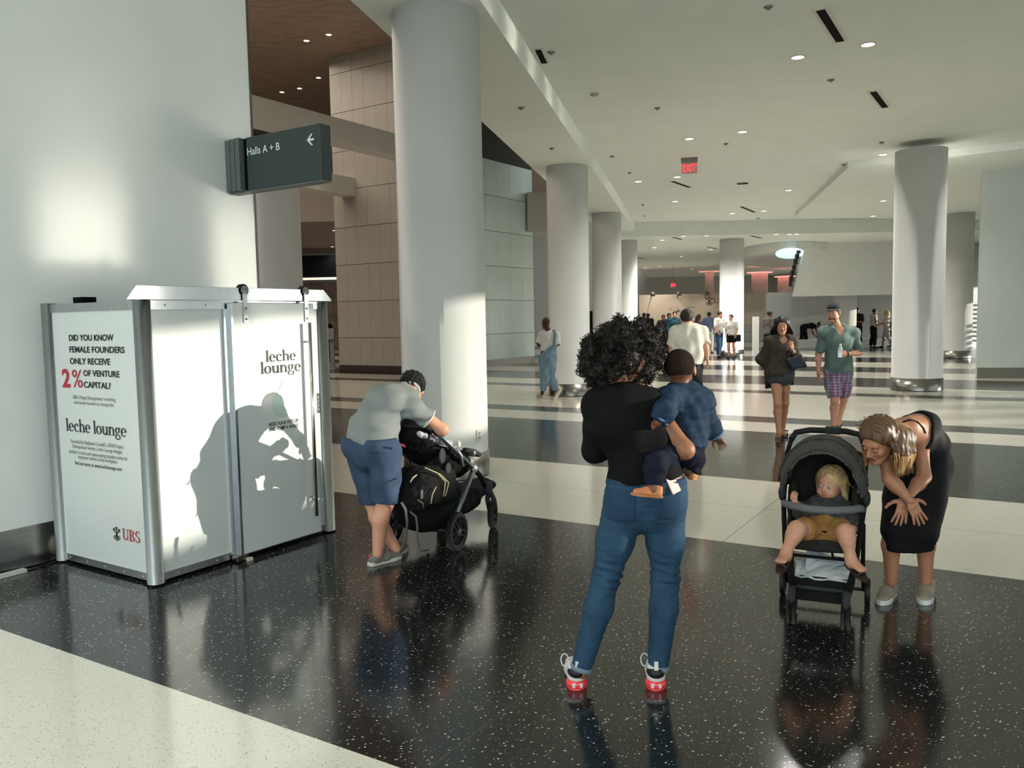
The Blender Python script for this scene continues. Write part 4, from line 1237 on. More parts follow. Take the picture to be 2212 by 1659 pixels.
for s, hx in (('L', (1248, 1493)), ('R', (1418, 1494))):
    hp_ = fl(*hx); hp_ = hp_ + V(0, .0, 0)
    fwd = V(-.03 if s == 'L' else .12, 1, 0)
    u = shoe(pA, hp_ + V(0, 0, .012), fwd, 1.0, mat('white_mesh_upper', (206, 206, 202), .7), M_sole_w, sole_h=.022, extra=M_wht)
    R_ = frame(fwd, ZZ)
    Xs = lambda p: hp_ + R_ @ np.asarray(p, float)
    MB().lathe(Xs((0, .048, 0)), ZZ, [(0, .0), (.042, .0), (.049, .012), (.05, .026), (.044, .042), (0, .046)], 28).build('air_heel', M_coral, u)
    blob('heel_counter', [EL(Xs((0, .045, .078)), R_, (.043, .05, .036), .01)], mat('black_heel', (12, 12, 13), .5), u, .006, clips=[(Xs((0, .05, 0)), R_[:, 1])])
    MB().box(Xs((0, .004, .118)), R_[:, 0] * .009, R_[:, 1] * .004, ZZ * .02).build('pull_tab', M_sole_w, u)
    lw = MB()
    for q in (-1, 1):
        lw.tube([Xs((-.03 - .018 * (1 - math.cos(t)) * 1.0, .1 + .02 * q * math.sin(t), .105 + .022 * math.sin(t) * q)) for t in np.linspace(0, math.pi * 1.2, 10)], .0032, 6)
    lw.build('lace_loop', M_wht, u)
# curly afro: a knobbly mass plus coils
M_afro = mat('dark_curls', (25, 19, 16), .65, spec=.3, bump=.6, bscale=70)
ha = lambda x, y, d, r, k=.05: EL(at(x, y, 3.73 + d), I3, (r, r, r), k)
afro = [ha(1376, 790, .02, .062), ha(1345, 764, 0, .118), ha(1298, 782, .0, .085), ha(1388, 758, .02, .088), ha(1404, 782, .08, .045), ha(1345, 742, .0, .088), ha(1300, 815, .0, .05), ha(1288, 758, .02, .062), ha(1350, 775, -.05, .06), ha(1378, 736, .03, .072)]
wa, wb_ = wob(11, .016, .075), wob(12, .010, .03)
ho = blob('hair', afro, M_afro, pA, .0065, lambda X: wa(X) + wb_(X))
r_ = np.random.RandomState(4)
me = ho.data
nv = len(me.vertices)
co = np.empty(nv * 3); me.vertices.foreach_get('co', co); co = co.reshape(-1, 3) + OFF[pA]
nn = np.empty(nv * 3); me.vertices.foreach_get('normal', nn); nn = nn.reshape(-1, 3)
paths = []
for i in r_.choice(nv, min(nv, 2600), replace=False):
    n0 = nrm(nn[i] + r_.normal(size=3) * .35 + V(0, 0, -.12)); t1 = nrm(np.cross(n0, r_.normal(size=3))); t2 = np.cross(n0, t1)
    L = r_.uniform(.012, .036); ph = r_.uniform(0, 6.28); w_ = r_.uniform(.004, .0085)
    paths.append([co[i] - n0 * .006 + n0 * L * q + (t1 * math.cos(ph + q * 7.5) + t2 * math.sin(ph + q * 7.5)) * w_ for q in np.linspace(0, 1, 8)])
strands('curl_strands', paths, M_afro, ho, .0021)
# phone in the pocket
q0, q1, q2 = onbody(jeansA, 1449, 1040, .006), onbody(jeansA, 1438, 1044, .006), onbody(jeansA, 1450, 1056, .006)
if q0 is None: q0 = at(1449, 1040, 3.58)
if q1 is None: q1 = q0 - V(.02, 0, .004)
if q2 is None: q2 = q0 - V(0, 0, .03)
e1_ = nrm(q0 - q1); e2_ = nrm((q0 - q2) - e1_ * np.dot(q0 - q2, e1_)); e3_ = np.cross(e1_, e2_)
ph = thing('phone', 'pale pink phone sticking out of the back pocket of the jeans', 'phone', tuple(q0))
MB().box(q0 - e2_ * .022, e1_ * .027, e3_ * .004, e2_ * .038).build('case', mat('pink_case', (226, 178, 178), .4), ph, bevel=.003)
# ------------------------------------------------------------------ baby on her hip
JB = JJ(3.76, dict(anL=(1410, 1056, -.26), anR=(1488, 1020, .12), knL=(1418, 1000, -.23), knR=(1500, 990, .14), hipL=(1462, 970, -.07), hipR=(1492, 970, .04),
     pelvis=(1478, 962, .02), waist=(1484, 930, .02), chest=(1484, 885, .02), neck=(1472, 838, .03), shL=(1446, 860, -.05), shR=(1516, 866, .03),
     elL=(1438, 886, -.19), wrL=(1421, 912, -.2), elR=(1532, 915, .06), wrR=(1549, 944, .08), head=(1468, 800, .03)))
JB['toeL'] = JB['anL'] + V(-.085, .0, -.03); JB['toeR'] = JB['anR'] + V(.03, .05, -.03)
JB['hf'], JB['hu'], JB['bf'] = V(.25, 1, .05), V(-.05, 0, 1), V(0, 1, 0)
JB['base'] = JB['pelvis'][2]
DB = dict(KID, th=.045, kn=.036, ca=.034, an=.026, pel=(.082, .07), wai=(.078, .07), che=(.08, .068), upc=(.065, .05))
pB, RB = person('person', 'baby in denim jacket and navy leggings held on the hip of the woman', JB, DB, sk_dark, 'k', .007, .82, feet=False,
                hands={'R': (V(.55, .3, -.8), V(.3, .9, .3), .35, .8, 1, .55), 'L': (V(-.6, .5, -.5), V(-.3, -.8, .2), .9, .1, -1, .55)}, hvox=.0045)
M_dj = mat('dark_denim', (28, 48, 70), .8, spec=.2, var=.28, vscale=22, bump=.3, bscale=200)
jk = torso_prims(JB, DB, .014, -.01) + arm_prims(JB, 'L', DB, .016, 2.75, .016) + arm_prims(JB, 'R', DB, .013, 2.75, .013)
hb_ = lerp(JB['waist'], JB['pelvis'], .85)
blob('denim_jacket', jk, M_dj, pB, .0065, wob(8, .003, .05, st=(1, 1, 1.2)), clips=[(hb_, nrm(JB['pelvis'] - JB['waist']))])
blob('collar', [C(JB['neck'] + V(-.045, -.01, -.012), JB['neck'] + V(.05, -.01, -.012), .022, .022, .01), C(JB['neck'] + V(-.045, .0, -.012), JB['neck'] + V(-.02, .05, -.02), .02, .015)], M_dj, pB, .006)
for s in 'LR':
    m_ = lerp(JB['el' + s], JB['wr' + s], .3); d = nrm(JB['wr' + s] - m_); c = lerp(m_, JB['wr' + s], .7); sd_ = nrm(np.cross(d, V(0, .3, 1))); fr = np.cross(d, sd_)
    MB().tube([c + (sd_ * math.cos(t) + fr * math.sin(t)) * .037 for t in np.linspace(0, 2 * math.pi, 21)[:-1]], .008, 6, closed=True).build('jacket_cuff', mat('faded_denim', (86, 118, 146), .8, var=.3, vscale=30), pB)
lg = torso_prims(JB, DB, .006)[:2] + leg_prims(JB, 'L', DB, .008, 3.8, .009) + leg_prims(JB, 'R', DB, .008, 3.8, .009)
blob('leggings', lg, mat('navy_jersey', (20, 24, 40), .85, spec=.15), pB, .007, wob(9, .003, .05))
blob('hair', [EL(JB['head'] + RB @ (V(0, -.016, .034) * .82), RB, np.array((.085, .1, .089)) * .82, .01)], mat('cropped_hair', (44, 32, 27), .9, spec=.1, bump=.8, bscale=180), pB, .006, None,
     clips=[(JB['head'] + RB @ V(0, .055, .0), RB @ nrm(V(0, 1, -.5))), (JB['head'] + RB @ V(0, 0, -.052), RB @ nrm(V(0, .25, -1)))])
M_shoe_t = mat('tan_suede', (190, 122, 76), .8, bump=.2, bscale=150)
for s, hv, fw_ in (('L', V(.042, .0, -.04), V(-1, .0, .12)), ('R', V(.0, -.03, -.03), V(.3, .9, -.2))):
    up_ = V(.1, -.05, 1)
    shoe(pB, JB['an' + s] + hv, fw_, .52, M_shoe_t, mat('tan_sole', (168, 108, 66), .8), up=up_, sole_h=.02, extra=M_shoe_t)

# ------------------------------------------------------------------ man bending over the pushchair
JC = JJ(5.62, dict(anR=(816, 1196, .02), knR=(832, 1088, .02), hipR=(834, 972, .0), anL=(855, 1186, .16), knL=(806, 1086, .2), hipL=(779, 966, .13),
     pelvis=(801, 955, .08), waist=(806, 925, .11), chest=(838, 872, .2), neck=(884, 848, .33), shR=(893, 882, .13), shL=(856, 852, .46), elR=(955, 928, .2), wrR=(928, 914, .42),
     elL=(918, 905, .62), wrL=(940, 918, .66), head=(888, 838, .41)))
JC['hf'], JC['hu'], JC['bf'], JC['back'] = V(.62, .42, -.66), V(.62, .3, .72), V(.8, .6, 0), V(-.8, -.5, 0)
JC['toeR'] = JC['anR'] + V(.18, .05, -.075); JC['toeL'] = JC['anL'] + V(.15, .15, -.075)
DC = dict(BASE, pel=(.168, .125), wai=(.165, .125), che=(.17, .125), ua=.052, el=.043, fo=.043, ca=.058, kn=.057)
pC, RC = person('person', 'man in grey polo and blue shorts bending over a black stroller', JC, DC, sk_fair, 'm', .010, 1.0, feet=False,
                hands={'R': (V(-.9, .3, -.2), V(.2, -.3, .9), .5, .2), 'L': (V(-.3, .2, -.9), V(.5, -.2, .3), .5, .2)}, hvox=.005)
M_polo = mat('heather_grey_pique', (132, 136, 134), .85, spec=.2, bump=.12, bscale=220)
po = torso_prims(JC, DC, .016, .0) + arm_prims(JC, 'R', DC, .018, .5, .028) + arm_prims(JC, 'L', DC, .018, .5, .028)
hx_ = lerp(JC['waist'], JC['pelvis'], 1.12)
poC = blob('polo_shirt', po, M_polo, pC, .010, wob(21, .0065, .11, st=(.6, 1, 1.2)), clips=[(hx_, nrm(V(-.06, -.05, -1))), (JC['neck'] + nrm(JC['head'] - JC['neck']) * .02, nrm(JC['neck'] - JC['chest']))])
ncd = nrm(JC['head'] - JC['neck']); s1 = nrm(np.cross(ncd, V(0, 0, 1))); s2 = np.cross(ncd, s1)
MB().tube([JC['neck'] + ncd * .03 + (s1 * math.cos(t) + s2 * math.sin(t)) * .062 for t in np.linspace(0, 6.283, 25)[:-1]], .014, 8, closed=True, sq=(.6, 1.3)).build('collar', mat('pale_collar', (178, 184, 182), .8), pC)
ce = lerp(JC['shR'], JC['elR'], .5); d = nrm(JC['elR'] - JC['shR']); s1 = nrm(np.cross(d, ZZ)); s2 = np.cross(d, s1)
MB().tube([ce + (s1 * math.cos(t) + s2 * math.sin(t)) * .074 for t in np.linspace(0, 6.283, 25)[:-1]], .006, 6, closed=True).build('sleeve_band', mat('white_band', (214, 214, 212), .7), pC)
M_short = mat('blue_chino', (58, 74, 98), .8, spec=.2, var=.15, vscale=10, bump=.15, bscale=200)
shp = torso_prims(JC, DC, .012, .02)[:2] + leg_prims(JC, 'R', DC, .026, 1.95, .045) + leg_prims(JC, 'L', DC, .026, 1.95, .045)
for s in 'LR': shp.append(EL(JC['hip' + s] + V(-.045, -.05, .03), I3, (.09, .09, .1), .05))
blob('shorts', shp, M_short, pC, .010, wob(22, .006, .12, st=(1, 1, .5)), clips=[(hx_ + V(0, 0, .05), V(0, 0, 1))])
pk = MB().tube([at(800, 977, 5.48), at(815, 980, 5.46), at(834, 977, 5.47)], .004, 5).build('pocket_seam', M_jean2, pC)
blob('hair', [EL(JC['head'] + RC @ V(0, -.014, .04), RC, (.084, .1, .088), .01)], mat('short_black_hair', (18, 17, 17), .7, spec=.3, bump=.8, bscale=120), pC, .006, wob(23, .0045, .025),
     clips=[(JC['head'] + RC @ V(0, .078, .03), RC @ nrm(V(0, 1, -.3))), (JC['head'] + RC @ V(0, 0, -.045), RC @ nrm(V(0, .35, -1)))])
M_canv = mat('grey_canvas', (122, 116, 108), .85, var=.15, vscale=40)
for s, h_, t_ in (('R', (797, 1224), (851, 1209)), ('L', (842, 1209), (890, 1176))):
    a, b = fl(*h_), fl(*t_)
    shoe(pC, a, b - a, 1.06, M_canv, mat('pale_rubber', (196, 192, 180), .6), collar=.075, extra=M_canv)
    MB().tube([a + nrm(b - a) * .005 + ZZ * (.06 + .02 * q) for q in (0, 1)], .012, 6, sq=(.3, 1)).build('heel_tab', M_red, pC)
# ------------------------------------------------------------------ black pushchair seen from behind
M_fab = mat('black_canvas', (19, 19, 20), .85, spec=.2, bump=.2, bscale=300)
M_fab2 = mat('charcoal_canvas', (44, 46, 48), .8, bump=.15, bscale=250)
M_frame = mat('grey_blue_metal', (120, 130, 134), .35, .75)
M_silver = mat('silver_metal', (186, 188, 188), .3, .9)
M_foam = mat('black_foam', (30, 28, 27), .8)
f1 = nrm(V(.40, .917, 0)); s1_ = V(f1[1], -f1[0], 0)
RW = fl(988, 1189)
L1 = lambda a, b, z: RW + f1 * a + s1_ * b + ZZ * z
H1 = lambda px, py, b=-.05: wallhit(px, py, RW + s1_ * b, s1_)
MIR = lambda p, w_=.46: p - s1_ * w_
p1_ = thing('stroller', 'black pushchair with silver frame that the man is leaning over', 'stroller', tuple(L1(.3, -.25, 0)))
def wheel(root, hub, axis, r, wd, spokes, name='wheel', rim_m=None):
    a = nrm(axis)
    t = MB().lathe(hub, a, [(r * .8, -wd / 2), (r * .93, -wd / 2), (r, -wd * .3), (r, wd * .3), (r * .93, wd / 2), (r * .8, wd / 2), (r * .78, 0), (r * .8, -wd / 2)], 36).build(name, M_black_r, root)
    rm = MB().lathe(hub, a, [(r * .8, -wd * .35), (r * .8, wd * .35), (r * .72, wd * .3), (r * .72, -wd * .3), (r * .8, -wd * .35)], 32)
    rm.lathe(hub, a, [(0, -wd * .5), (r * .22, -wd * .5), (r * .25, 0), (r * .22, wd * .5), (0, wd * .5)], 20)
    e1 = nrm(np.cross(a, ZZ)); e2 = np.cross(a, e1)
    for i in range(spokes):
        for dq in (-.13, .13):
            an = 2 * math.pi * i / spokes + .3
            d = e1 * math.cos(an) + e2 * math.sin(an); q = np.cross(a, d)
            rm.box(hub + d * r * .48 + q * r * dq, d * r * .28, q * r * .05, a * wd * .3)
    rm.build('rim', rim_m or mat('dark_rim', (34, 35, 37), .4), t)
    MB().lathe(hub + a * wd * .5, a, [(0, .004), (r * .13, .004), (r * .15, 0)], 16).lathe(hub - a * wd * .5, -a, [(0, .004), (r * .13, .004), (r * .15, 0)], 16).build('hub_cap', M_silver, t)
    return t
wheel(p1_, L1(0, 0, .142), s1_, .142, .05, 5)
wheel(p1_, L1(0, -.56, .142), s1_, .142, .05, 5)
for b in (-.03, -.5):
    fw1 = L1(.69, b, .115)
    wheel(p1_, fw1, s1_ + f1 * .25, .115, .045, 5)
    top = L1(.62, b, .34)
    MB().tube([fw1 + s1_ * .03, L1(.66, b + .03, .24), top], [.012, .02, .022], 8).tube([fw1 - s1_ * .03, L1(.66, b - .03, .24), top], [.012, .02, .022], 8).cyl(top - ZZ * .05, top + ZZ * .05, .032, n=14).build('front_fork', M_fab2, p1_)
hT, hJ = H1(945, 938), H1(1024, 1012)
hub = L1(0, -.05, .16)
for mir in (0, 1):
    g_ = (lambda p: MIR(p)) if mir else (lambda p: p)
    MB().tube([g_(hT), g_(lerp(hT, hJ, .5)), g_(hJ)], .017, 10, sq=(1.25, .8)).build('push_arm', M_frame, p1_)
    MB().tube([g_(hJ), g_(hub)], .02, 10, sq=(1.1, .8)).build('rear_leg', M_frame, p1_)
    MB().tube([g_(hJ), g_(lerp(hJ, L1(.62, -.05, .34), .5) + ZZ * .02), g_(L1(.62, -.05, .34))], .02, 10).build('front_leg', M_fab, p1_)
    MB().ell(g_(hJ), np.stack([f1, s1_, ZZ], 1), (.035, .03, .04), 12).build('joint', M_silver, p1_)
    MB().tube([g_(H1(1000, 1008, -.03)), g_(H1(996, 985, -.03)), g_(H1(985, 965, -.05))], .012, 8).build('seat_bracket', M_silver, p1_)
MB().tube([hT, hT - f1 * .12 + ZZ * .07 - s1_ * .02, hT - f1 * .13 + ZZ * .075 - s1_ * .23, hT - f1 * .12 + ZZ * .07 - s1_ * .44, MIR(hT)], .017, 10).build('handlebar', M_foam, p1_)
MB().tube([L1(0, -.02, .142), L1(0, -.54, .142)], .012, 8).build('axle', M_fab2, p1_)
MB().tube([L1(.62, -.03, .33), L1(.62, -.5, .33)], .014, 8).build('front_axle', M_fab2, p1_)
# bumper bar in front of the seat
bA, bB = H1(1003, 972, -.06), H1(1036, 982, -.06)
MB().tube([bA, lerp(bA, bB, .6) + ZZ * .012, bB, bB - s1_ * .12 + f1 * .03, bB - s1_ * .3 + f1 * .03, MIR(bB, .4), MIR(bA, .4)], .019, 10).build('bumper_bar', M_foam, p1_)
MB().cyl(lerp(bA, bB, .45) - ZZ * .003, lerp(bA, bB, .62), .023, n=12).build('bar_clip', M_silver, p1_)
HM = lambda px, py: wallhit(px, py, RW + s1_ * -.28, s1_)
Rf = np.stack([s1_, f1, ZZ], 1)
ca, cb = HM(912, 958), HM(972, 1000)
cn = nrm(V(0, 0, 1) + f1 * .25)
tub = [SG(ca, cb, (.185, .15), (.18, .12), s1_, .04), EL(HM(952, 995), Rf, (.19, .13, .1), .05)]
blob('seat', tub, M_fab, p1_, .009, wob(31, .004, .09), clips=[(HM(930, 965), cn)])
blob('seat_lining', [SG(ca, cb, (.165, .13), (.16, .1), s1_, .04)], M_fab2, p1_, .009, wob(32, .006, .06), clips=[(HM(930, 968), cn)])
can = blob('canopy', [EL(HM(882, 945), Rf, (.2, .085, .11), .03), EL(HM(872, 938), Rf, (.2, .06, .08), .03), EL(HM(905, 918), Rf, (.2, .05, .05), .04)], M_fab, p1_, .008, wob(33, .006, .05, st=(1, 1, .4)))
MB().tube([H1(868, 960, -.1), H1(874, 965, -.1)], .008, 6).build('care_tag', M_red, can)
for (x, y, w_, h_) in ((955, 985, .05, .06), (968, 1012, .045, .045)):
    q = H1(x, y, -.085); MB().ell(q, Rf, (.012, w_, h_), 10).build('mesh_patch', M_fab2, p1_)
MB().ell(H1(990, 960, -.07), Rf, (.02, .022, .03), 10).build('recline_clip', M_sole_w, p1_)
# blanket in the seat
bl = thing('blanket', 'crumpled pale striped blanket lying in the black pushchair', 'blanket', tuple(HM(930, 955)))
bs = []
for i in range(6):
    x0 = 908 + 9 * i
    bs.append(C(H1(x0, 938 + i * 3, -.1), H1(x0 + 20, 952 + (i % 3) * 3, -.3), .022, .018, .015))
blob('cloth', bs, mat('pale_blanket', (176, 174, 184), .85, var=.35, vscale=40, vstretch=(1, 5, 1)), bl, .007, wob(34, .006, .04))
# basket
bk = [SG(H1(905, 1105, -.28), H1(990, 1075, -.28), (.21, .14), (.19, .12), s1_, .04), EL(H1(925, 1118, -.28), Rf, (.2, .17, .1), .05), SG(H1(975, 1080, -.28), H1(1040, 1045, -.28), (.17, .09), (.14, .05), s1_, .05)]
blob('basket', bk, M_fab, p1_, .009, wob(35, .005, .1), clips=[(H1(925, 1062, -.28), nrm(V(0, 0, 1) + f1 * -.25))])
# backpack in the basket
bp = thing('backpack', 'black backpack with beige zips lying in the basket of the pushchair', 'backpack', tuple(HM(925, 1060)))
pk_ = [SG(H1(895, 1040, -.2), H1(950, 1030, -.2), (.15, .11), (.13, .1), s1_, .04), SG(H1(905, 1075, -.16), H1(955, 1065, -.16), (.14, .08), (.12, .08), s1_, .05), EL(H1(880, 1080, -.2), Rf, (.16, .07, .09), .05)]
bag = blob('bag_body', pk_, M_fab, bp, .008, wob(36, .006, .07))
M_zip = mat('beige_zip', (188, 174, 140), .6)
zp = MB()
for o_ in (0, 7):
    zp.tube([H1(918 + o_, 1010 + o_ * .5, -.05), H1(945 + o_, 1022 + o_ * .5, -.03), H1(962 + o_, 1040 + o_ * .3, -.025), H1(958 + o_ * .6, 1072, -.02)], .0042, 6)
zp.tube([H1(942, 1052, -.025), H1(934, 1068, -.015), H1(931, 1088, -.015)], .004, 6)
zp.tube([H1(886, 1042, -.06), H1(892, 1032, -.05), H1(900, 1026, -.05)], .005, 6)
zp.build('zip', M_zip, bag)
sp_ = MB()
sp_.tube([H1(902, 1080, -.05), H1(913, 1087, -.03), H1(915, 1098, -.03)], .006, 6)
sp_.tube([H1(867, 1085, -.05), H1(876, 1100, -.02), H1(880, 1130, -.01), H1(876, 1165, -.02), H1(870, 1185, -.02)], .01, 6, sq=(1.6, .35))
sp_.tube([H1(886, 1105, -.05), H1(899, 1116, 0), H1(902, 1140, .02), H1(901, 1170, .02), H1(906, 1185, .03), H1(912, 1190, .06), fl(925, 1192) + ZZ * .012], .007, 6, sq=(1.5, .4))
sp_.build('strap', mat('grey_webbing', (92, 92, 88), .8), bag)
lb = MB().box(H1(911, 1068, -.045), s1_ * .004, f1 * .012, ZZ * .03).build('luggage_tag', mat('grey_tag', (84, 86, 90), .6), bag)

# ------------------------------------------------------------------ toddler pushchair seen from the front
FLw, FRw = fl(1710, 1346), fl(1827, 1361)
s2_ = nrm(FRw - FLw); f2 = V(s2_[1], -s2_[0], 0)         # f2 points to the camera side
ctr = (FLw + FRw) / 2
L2 = lambda a, b, z: ctr - f2 * a + s2_ * b + ZZ * z    # a back, b image right
R2_ = np.stack([s2_, -f2, ZZ], 1)
p2_ = thing('stroller', 'small dark stroller with grey canopy and bumper bar carrying the blond toddler', 'stroller', tuple(L2(.3, 0, 0)))
hwf = np.linalg.norm(FRw - FLw) / 2
for sg in (-1, 1):
    for o_ in (-.014, .014):
        wheel(p2_, L2(0, sg * hwf + o_, .068), s2_, .068, .022, 3, rim_m=M_fab2)
    wheel(p2_, L2(.48, sg * .235, .075), s2_, .075, .03, 3, rim_m=M_fab2)
    MB().tube([L2(-.0, sg * hwf, .07), L2(-.015, sg * hwf, .15), L2(.02, sg * hwf, .2)], [.014, .022, .022], 10).build('fork', M_fab2, p2_)
    MB().tube([L2(.02, sg * hwf, .19), L2(.1, sg * .185, .38), L2(.28, sg * .215, .62), L2(.46, sg * .215, .87), L2(.54, sg * .2, .94)], .013, 8, sq=(1, 1.3)).build('side_frame', M_fab, p2_)
    MB().tube([L2(.48, sg * .215, .08), L2(.42, sg * .21, .25), L2(.26, sg * .212, .52)], .012, 8).build('rear_leg', M_fab, p2_)
    MB().ell(L2(.3, sg * .225, .66), R2_, (.022, .035, .05), 12).build('hinge', M_fab2, p2_)
MB().tube([L2(.54, -.2, .94), L2(.6, -.18, .975), L2(.62, -.1, .99), L2(.62, .1, .99), L2(.6, .18, .975), L2(.54, .2, .94)], .018, 10).build('handlebar', M_foam, p2_)
MB().box(L2(.61, .03, .995), s2_ * .045, f2 * .03, ZZ * .022).build('fold_switch', M_fab2, p2_, bevel=.008)
MB().tube([L2(.48, -.235, .08), L2(.48, .235, .08)], .01, 8).build('axle', M_fab2, p2_)
MB().tube([L2(.03, -hwf, .2), L2(.03, hwf, .2)], .011, 8).build('front_bar', M_fab2, p2_)
# canopy: thin curved shell with ribs
M_can = mat('grey_canopy_fabric', (74, 72, 68), .85, bump=.15, bscale=200)
cc = L2(.33, -.005, .73)
cc2 = L2(.42, -.005, .80)
def shell(c, ro, ri, name, m, front, low, seed):
    P = [EL(c, R2_, ro, .01)]
    P.append(EL(c - R2_ @ V(0, .03, .02), R2_, ri, .004, True))
    return blob(name, P, m, p2_, .0075, wob(seed, .0028, .07), clips=[(c - R2_ @ V(0, front, 0), f2), (c + ZZ * low, V(0, 0, -1))])
cn2 = shell(cc, (.236, .33, .265), (.216, .33, .245), 'canopy', M_can, .2, -.05, 41)
rb = MB()
for a_, q in ((.195, .81), (.07, .98), (-.1, .955)):
    rb.tube([cc - R2_ @ V(0, a_, 0) + R2_ @ V(.24 * q * math.cos(t), 0, .269 * q * math.sin(t)) for t in np.linspace(.02, math.pi - .02, 22)], .0075, 6)
rb.build('canopy_rib', mat('canopy_piping', (56, 55, 52), .8), cn2)
M_seat = mat('dark_seat_fabric', (34, 30, 27), .9, bump=.15, bscale=200)
blob('seat_back', [SG(L2(.37, 0, .45), L2(.53, 0, .87), (.195, .035), (.2, .035), s2_, .03), EL(L2(.36, -.17, .6), R2_, (.03, .09, .14), .04), EL(L2(.36, .17, .6), R2_, (.03, .09, .14), .04)], M_seat, p2_, .009, wob(42, .003, .1))
blob('seat_base', [SG(L2(.36, 0, .43), L2(.1, -.005, .44), (.175, .04), (.17, .035), s2_, .03), SG(L2(.1, -.005, .44), L2(.08, -.005, .41), (.165, .03), (.15, .02), s2_, .03)], M_seat, p2_, .009)
MB().tube([L2(.27, -.205, .60), L2(.14, -.195, .635), L2(.03, -.15, .648), L2(-.02, -.05, .648), L2(-.02, .05, .648), L2(.03, .15, .648), L2(.14, .195, .635), L2(.27, .205, .60)], .021, 12).build('bumper_bar', mat('grey_foam_grip', (104, 106, 108), .8), p2_)
MB().tube([L2(.14, -.16, .43), L2(.1, -.155, .41), L2(.09, -.13, .4), L2(.09, .13, .4), L2(.1, .155, .41), L2(.14, .16, .43)], .009, 8).tube([L2(.1, -.165, .355), L2(.1, .165, .355)], .009, 8).tube([L2(.09, .06, .4), L2(.1, .065, .355)], .007, 6).build('leg_rest', M_fab, p2_)
bw = MB()
bw.prism([L2(.06, -.165, .255), L2(.06, .165, .255), L2(.02, .15, .13), L2(.02, -.15, .13)], -f2 * .008)
bw.prism([L2(.06, -.165, .255), L2(.02, -.15, .13), L2(.42, -.17, .13), L2(.42, -.18, .34)], s2_ * .008)
bw.prism([L2(.06, .165, .255), L2(.42, .18, .34), L2(.42, .17, .13), L2(.02, .15, .13)], -s2_ * .008)
bw.prism([L2(.02, -.15, .13), L2(.02, .15, .13), L2(.42, .17, .13), L2(.42, -.17, .13)], ZZ * .006)
bw.build('basket', M_fab, p2_)
# paper bag in the basket
pg = thing('paper_bag', 'crumpled white paper lying in the basket of the toddler stroller', 'paper', tuple(L2(.15, 0, .2)))
r_ = np.random.RandomState(6)
gx = 9
for nm, fn in (('sheet', lambda u_, v_: L2(.05 + .16 * v_, -.13 + .28 * u_, .25 + .05 * v_ + r_.uniform(-.007, .007))), ('fold', lambda u_, v_: L2(.12 + .1 * v_ + .03 * u_, -.08 + .22 * u_, .265 + .12 * v_ * (1 - .75 * u_) + r_.uniform(-.008, .008)))):
    vs = [fn(i / (gx - 1), j / 5) for j in range(6) for i in range(gx)]
    vs2 = [p + V(0, 0, -.004) for p in vs]
    fs = [(j * gx + i, j * gx + i + 1, (j + 1) * gx + i + 1, (j + 1) * gx + i) for j in range(5) for i in range(gx - 1)]
    n_ = len(vs)
    MB().add(vs + vs2, fs + [tuple(k + n_ for k in f[::-1]) for f in fs], 0, False).build(nm, mat('white_paper', (206, 212, 214), .7), pg)

# ------------------------------------------------------------------ blond toddler in it
pv = at(1783, 1140, 4.5)
JE = dict(pelvis=pv, waist=at(1787, 1124, 4.55), chest=at(1791, 1105, 4.61), neck=at(1795, 1082, 4.66), head=at(1794, 1045, 4.64))
JE['hipR'], JE['hipL'] = pv - s2_ * .055 - ZZ * .01, pv + s2_ * .055 - ZZ * .01
Yf = pv[1] + .1
for k, v in dict(shR=(1759, 1100, .03), shL=(1829, 1103, .03), elR=(1733, 1108, -.08), wrR=(1717, 1086, -.13), elL=(1846, 1128, -.04), wrL=(1842, 1148, -.12),
                 knR=(1722, 1142, -.25), anR=(1699, 1190, -.27), knL=(1826, 1148, -.25), anL=(1837, 1204, -.27)).items(): JE[k] = at(v[0], v[1], Yf + v[2])
JE['toeR'] = JE['anR'] + V(-.055, -.07, -.035); JE['toeL'] = JE['anL'] + V(.03, -.08, -.045)
JE['hf'], JE['hu'], JE['bf'], JE['base'] = V(-.72, -.68, -.02), V(.02, .0, 1), -f2, 0.5
DE = dict(KID, pel=(.085, .07), th=.05, kn=.04, ca=.038, an=.027)
pE, RE = person('person', 'blond toddler in grey top and mustard shorts sitting in the stroller', JE, DE, sk_fair, 'k', .0075, .84,
                hands={'R': (V(-.2, -.3, .9), V(-.6, -.7, 0), .8, .1, 1, .55), 'L': (V(.2, -.5, -.85), V(.5, -.8, .2), .4, .3, -1, .55)}, hvox=.004)
eyes(pE, JE, RE, .84, (60, 66, 74), kid=True)
M_blond = mat('blond_hair', (196, 166, 116), .5, spec=.4, var=.3, vscale=40, vstretch=(1, 1, .2))
brows(pE, JE, RE, .84, M_blond, True)
X_ = hxf(JE, RE, .84)
hairE = blob('hair', [EL(X_((0, -.02, .04)), RE, np.array((.09, .1, .086)) * .84, .01)] + [C(X_((x, y, .03)), X_((x * 1.12, y - .02, -.1)), .026, .016, .02) for x, y in ((.075, -.02), (-.075, -.02), (.06, -.06), (-.06, -.06), (.02, -.08), (-.025, -.08))], M_blond, pE, .006, wob(43, .004, .03, st=(1, 1, .4)),
     clips=[(X_((0, .062, .03)), RE @ nrm(V(0, 1, -.75)))])
r_ = np.random.RandomState(5); paths = []
for i in range(260):
    t = r_.uniform(-2.6, 2.6); el_ = r_.uniform(.0, 1.2)
    q = lambda e, k: X_((.092 * math.sin(t) * math.cos(e) * k, -.02 - .1 * math.cos(t) * math.cos(e) * k * -1 * -1, .04 + .088 * math.sin(e) * k))
    p0, p1 = q(el_ + .3, 1.0), q(el_ - .1, 1.03)
    p2 = p1 + V(r_.normal() * .008, r_.normal() * .008, -.03)
    if abs(t) < 2.0 or el_ > .75: paths.append([p0, p1, p2, p2 + V(r_.normal() * .008, r_.normal() * .008, -.02)])
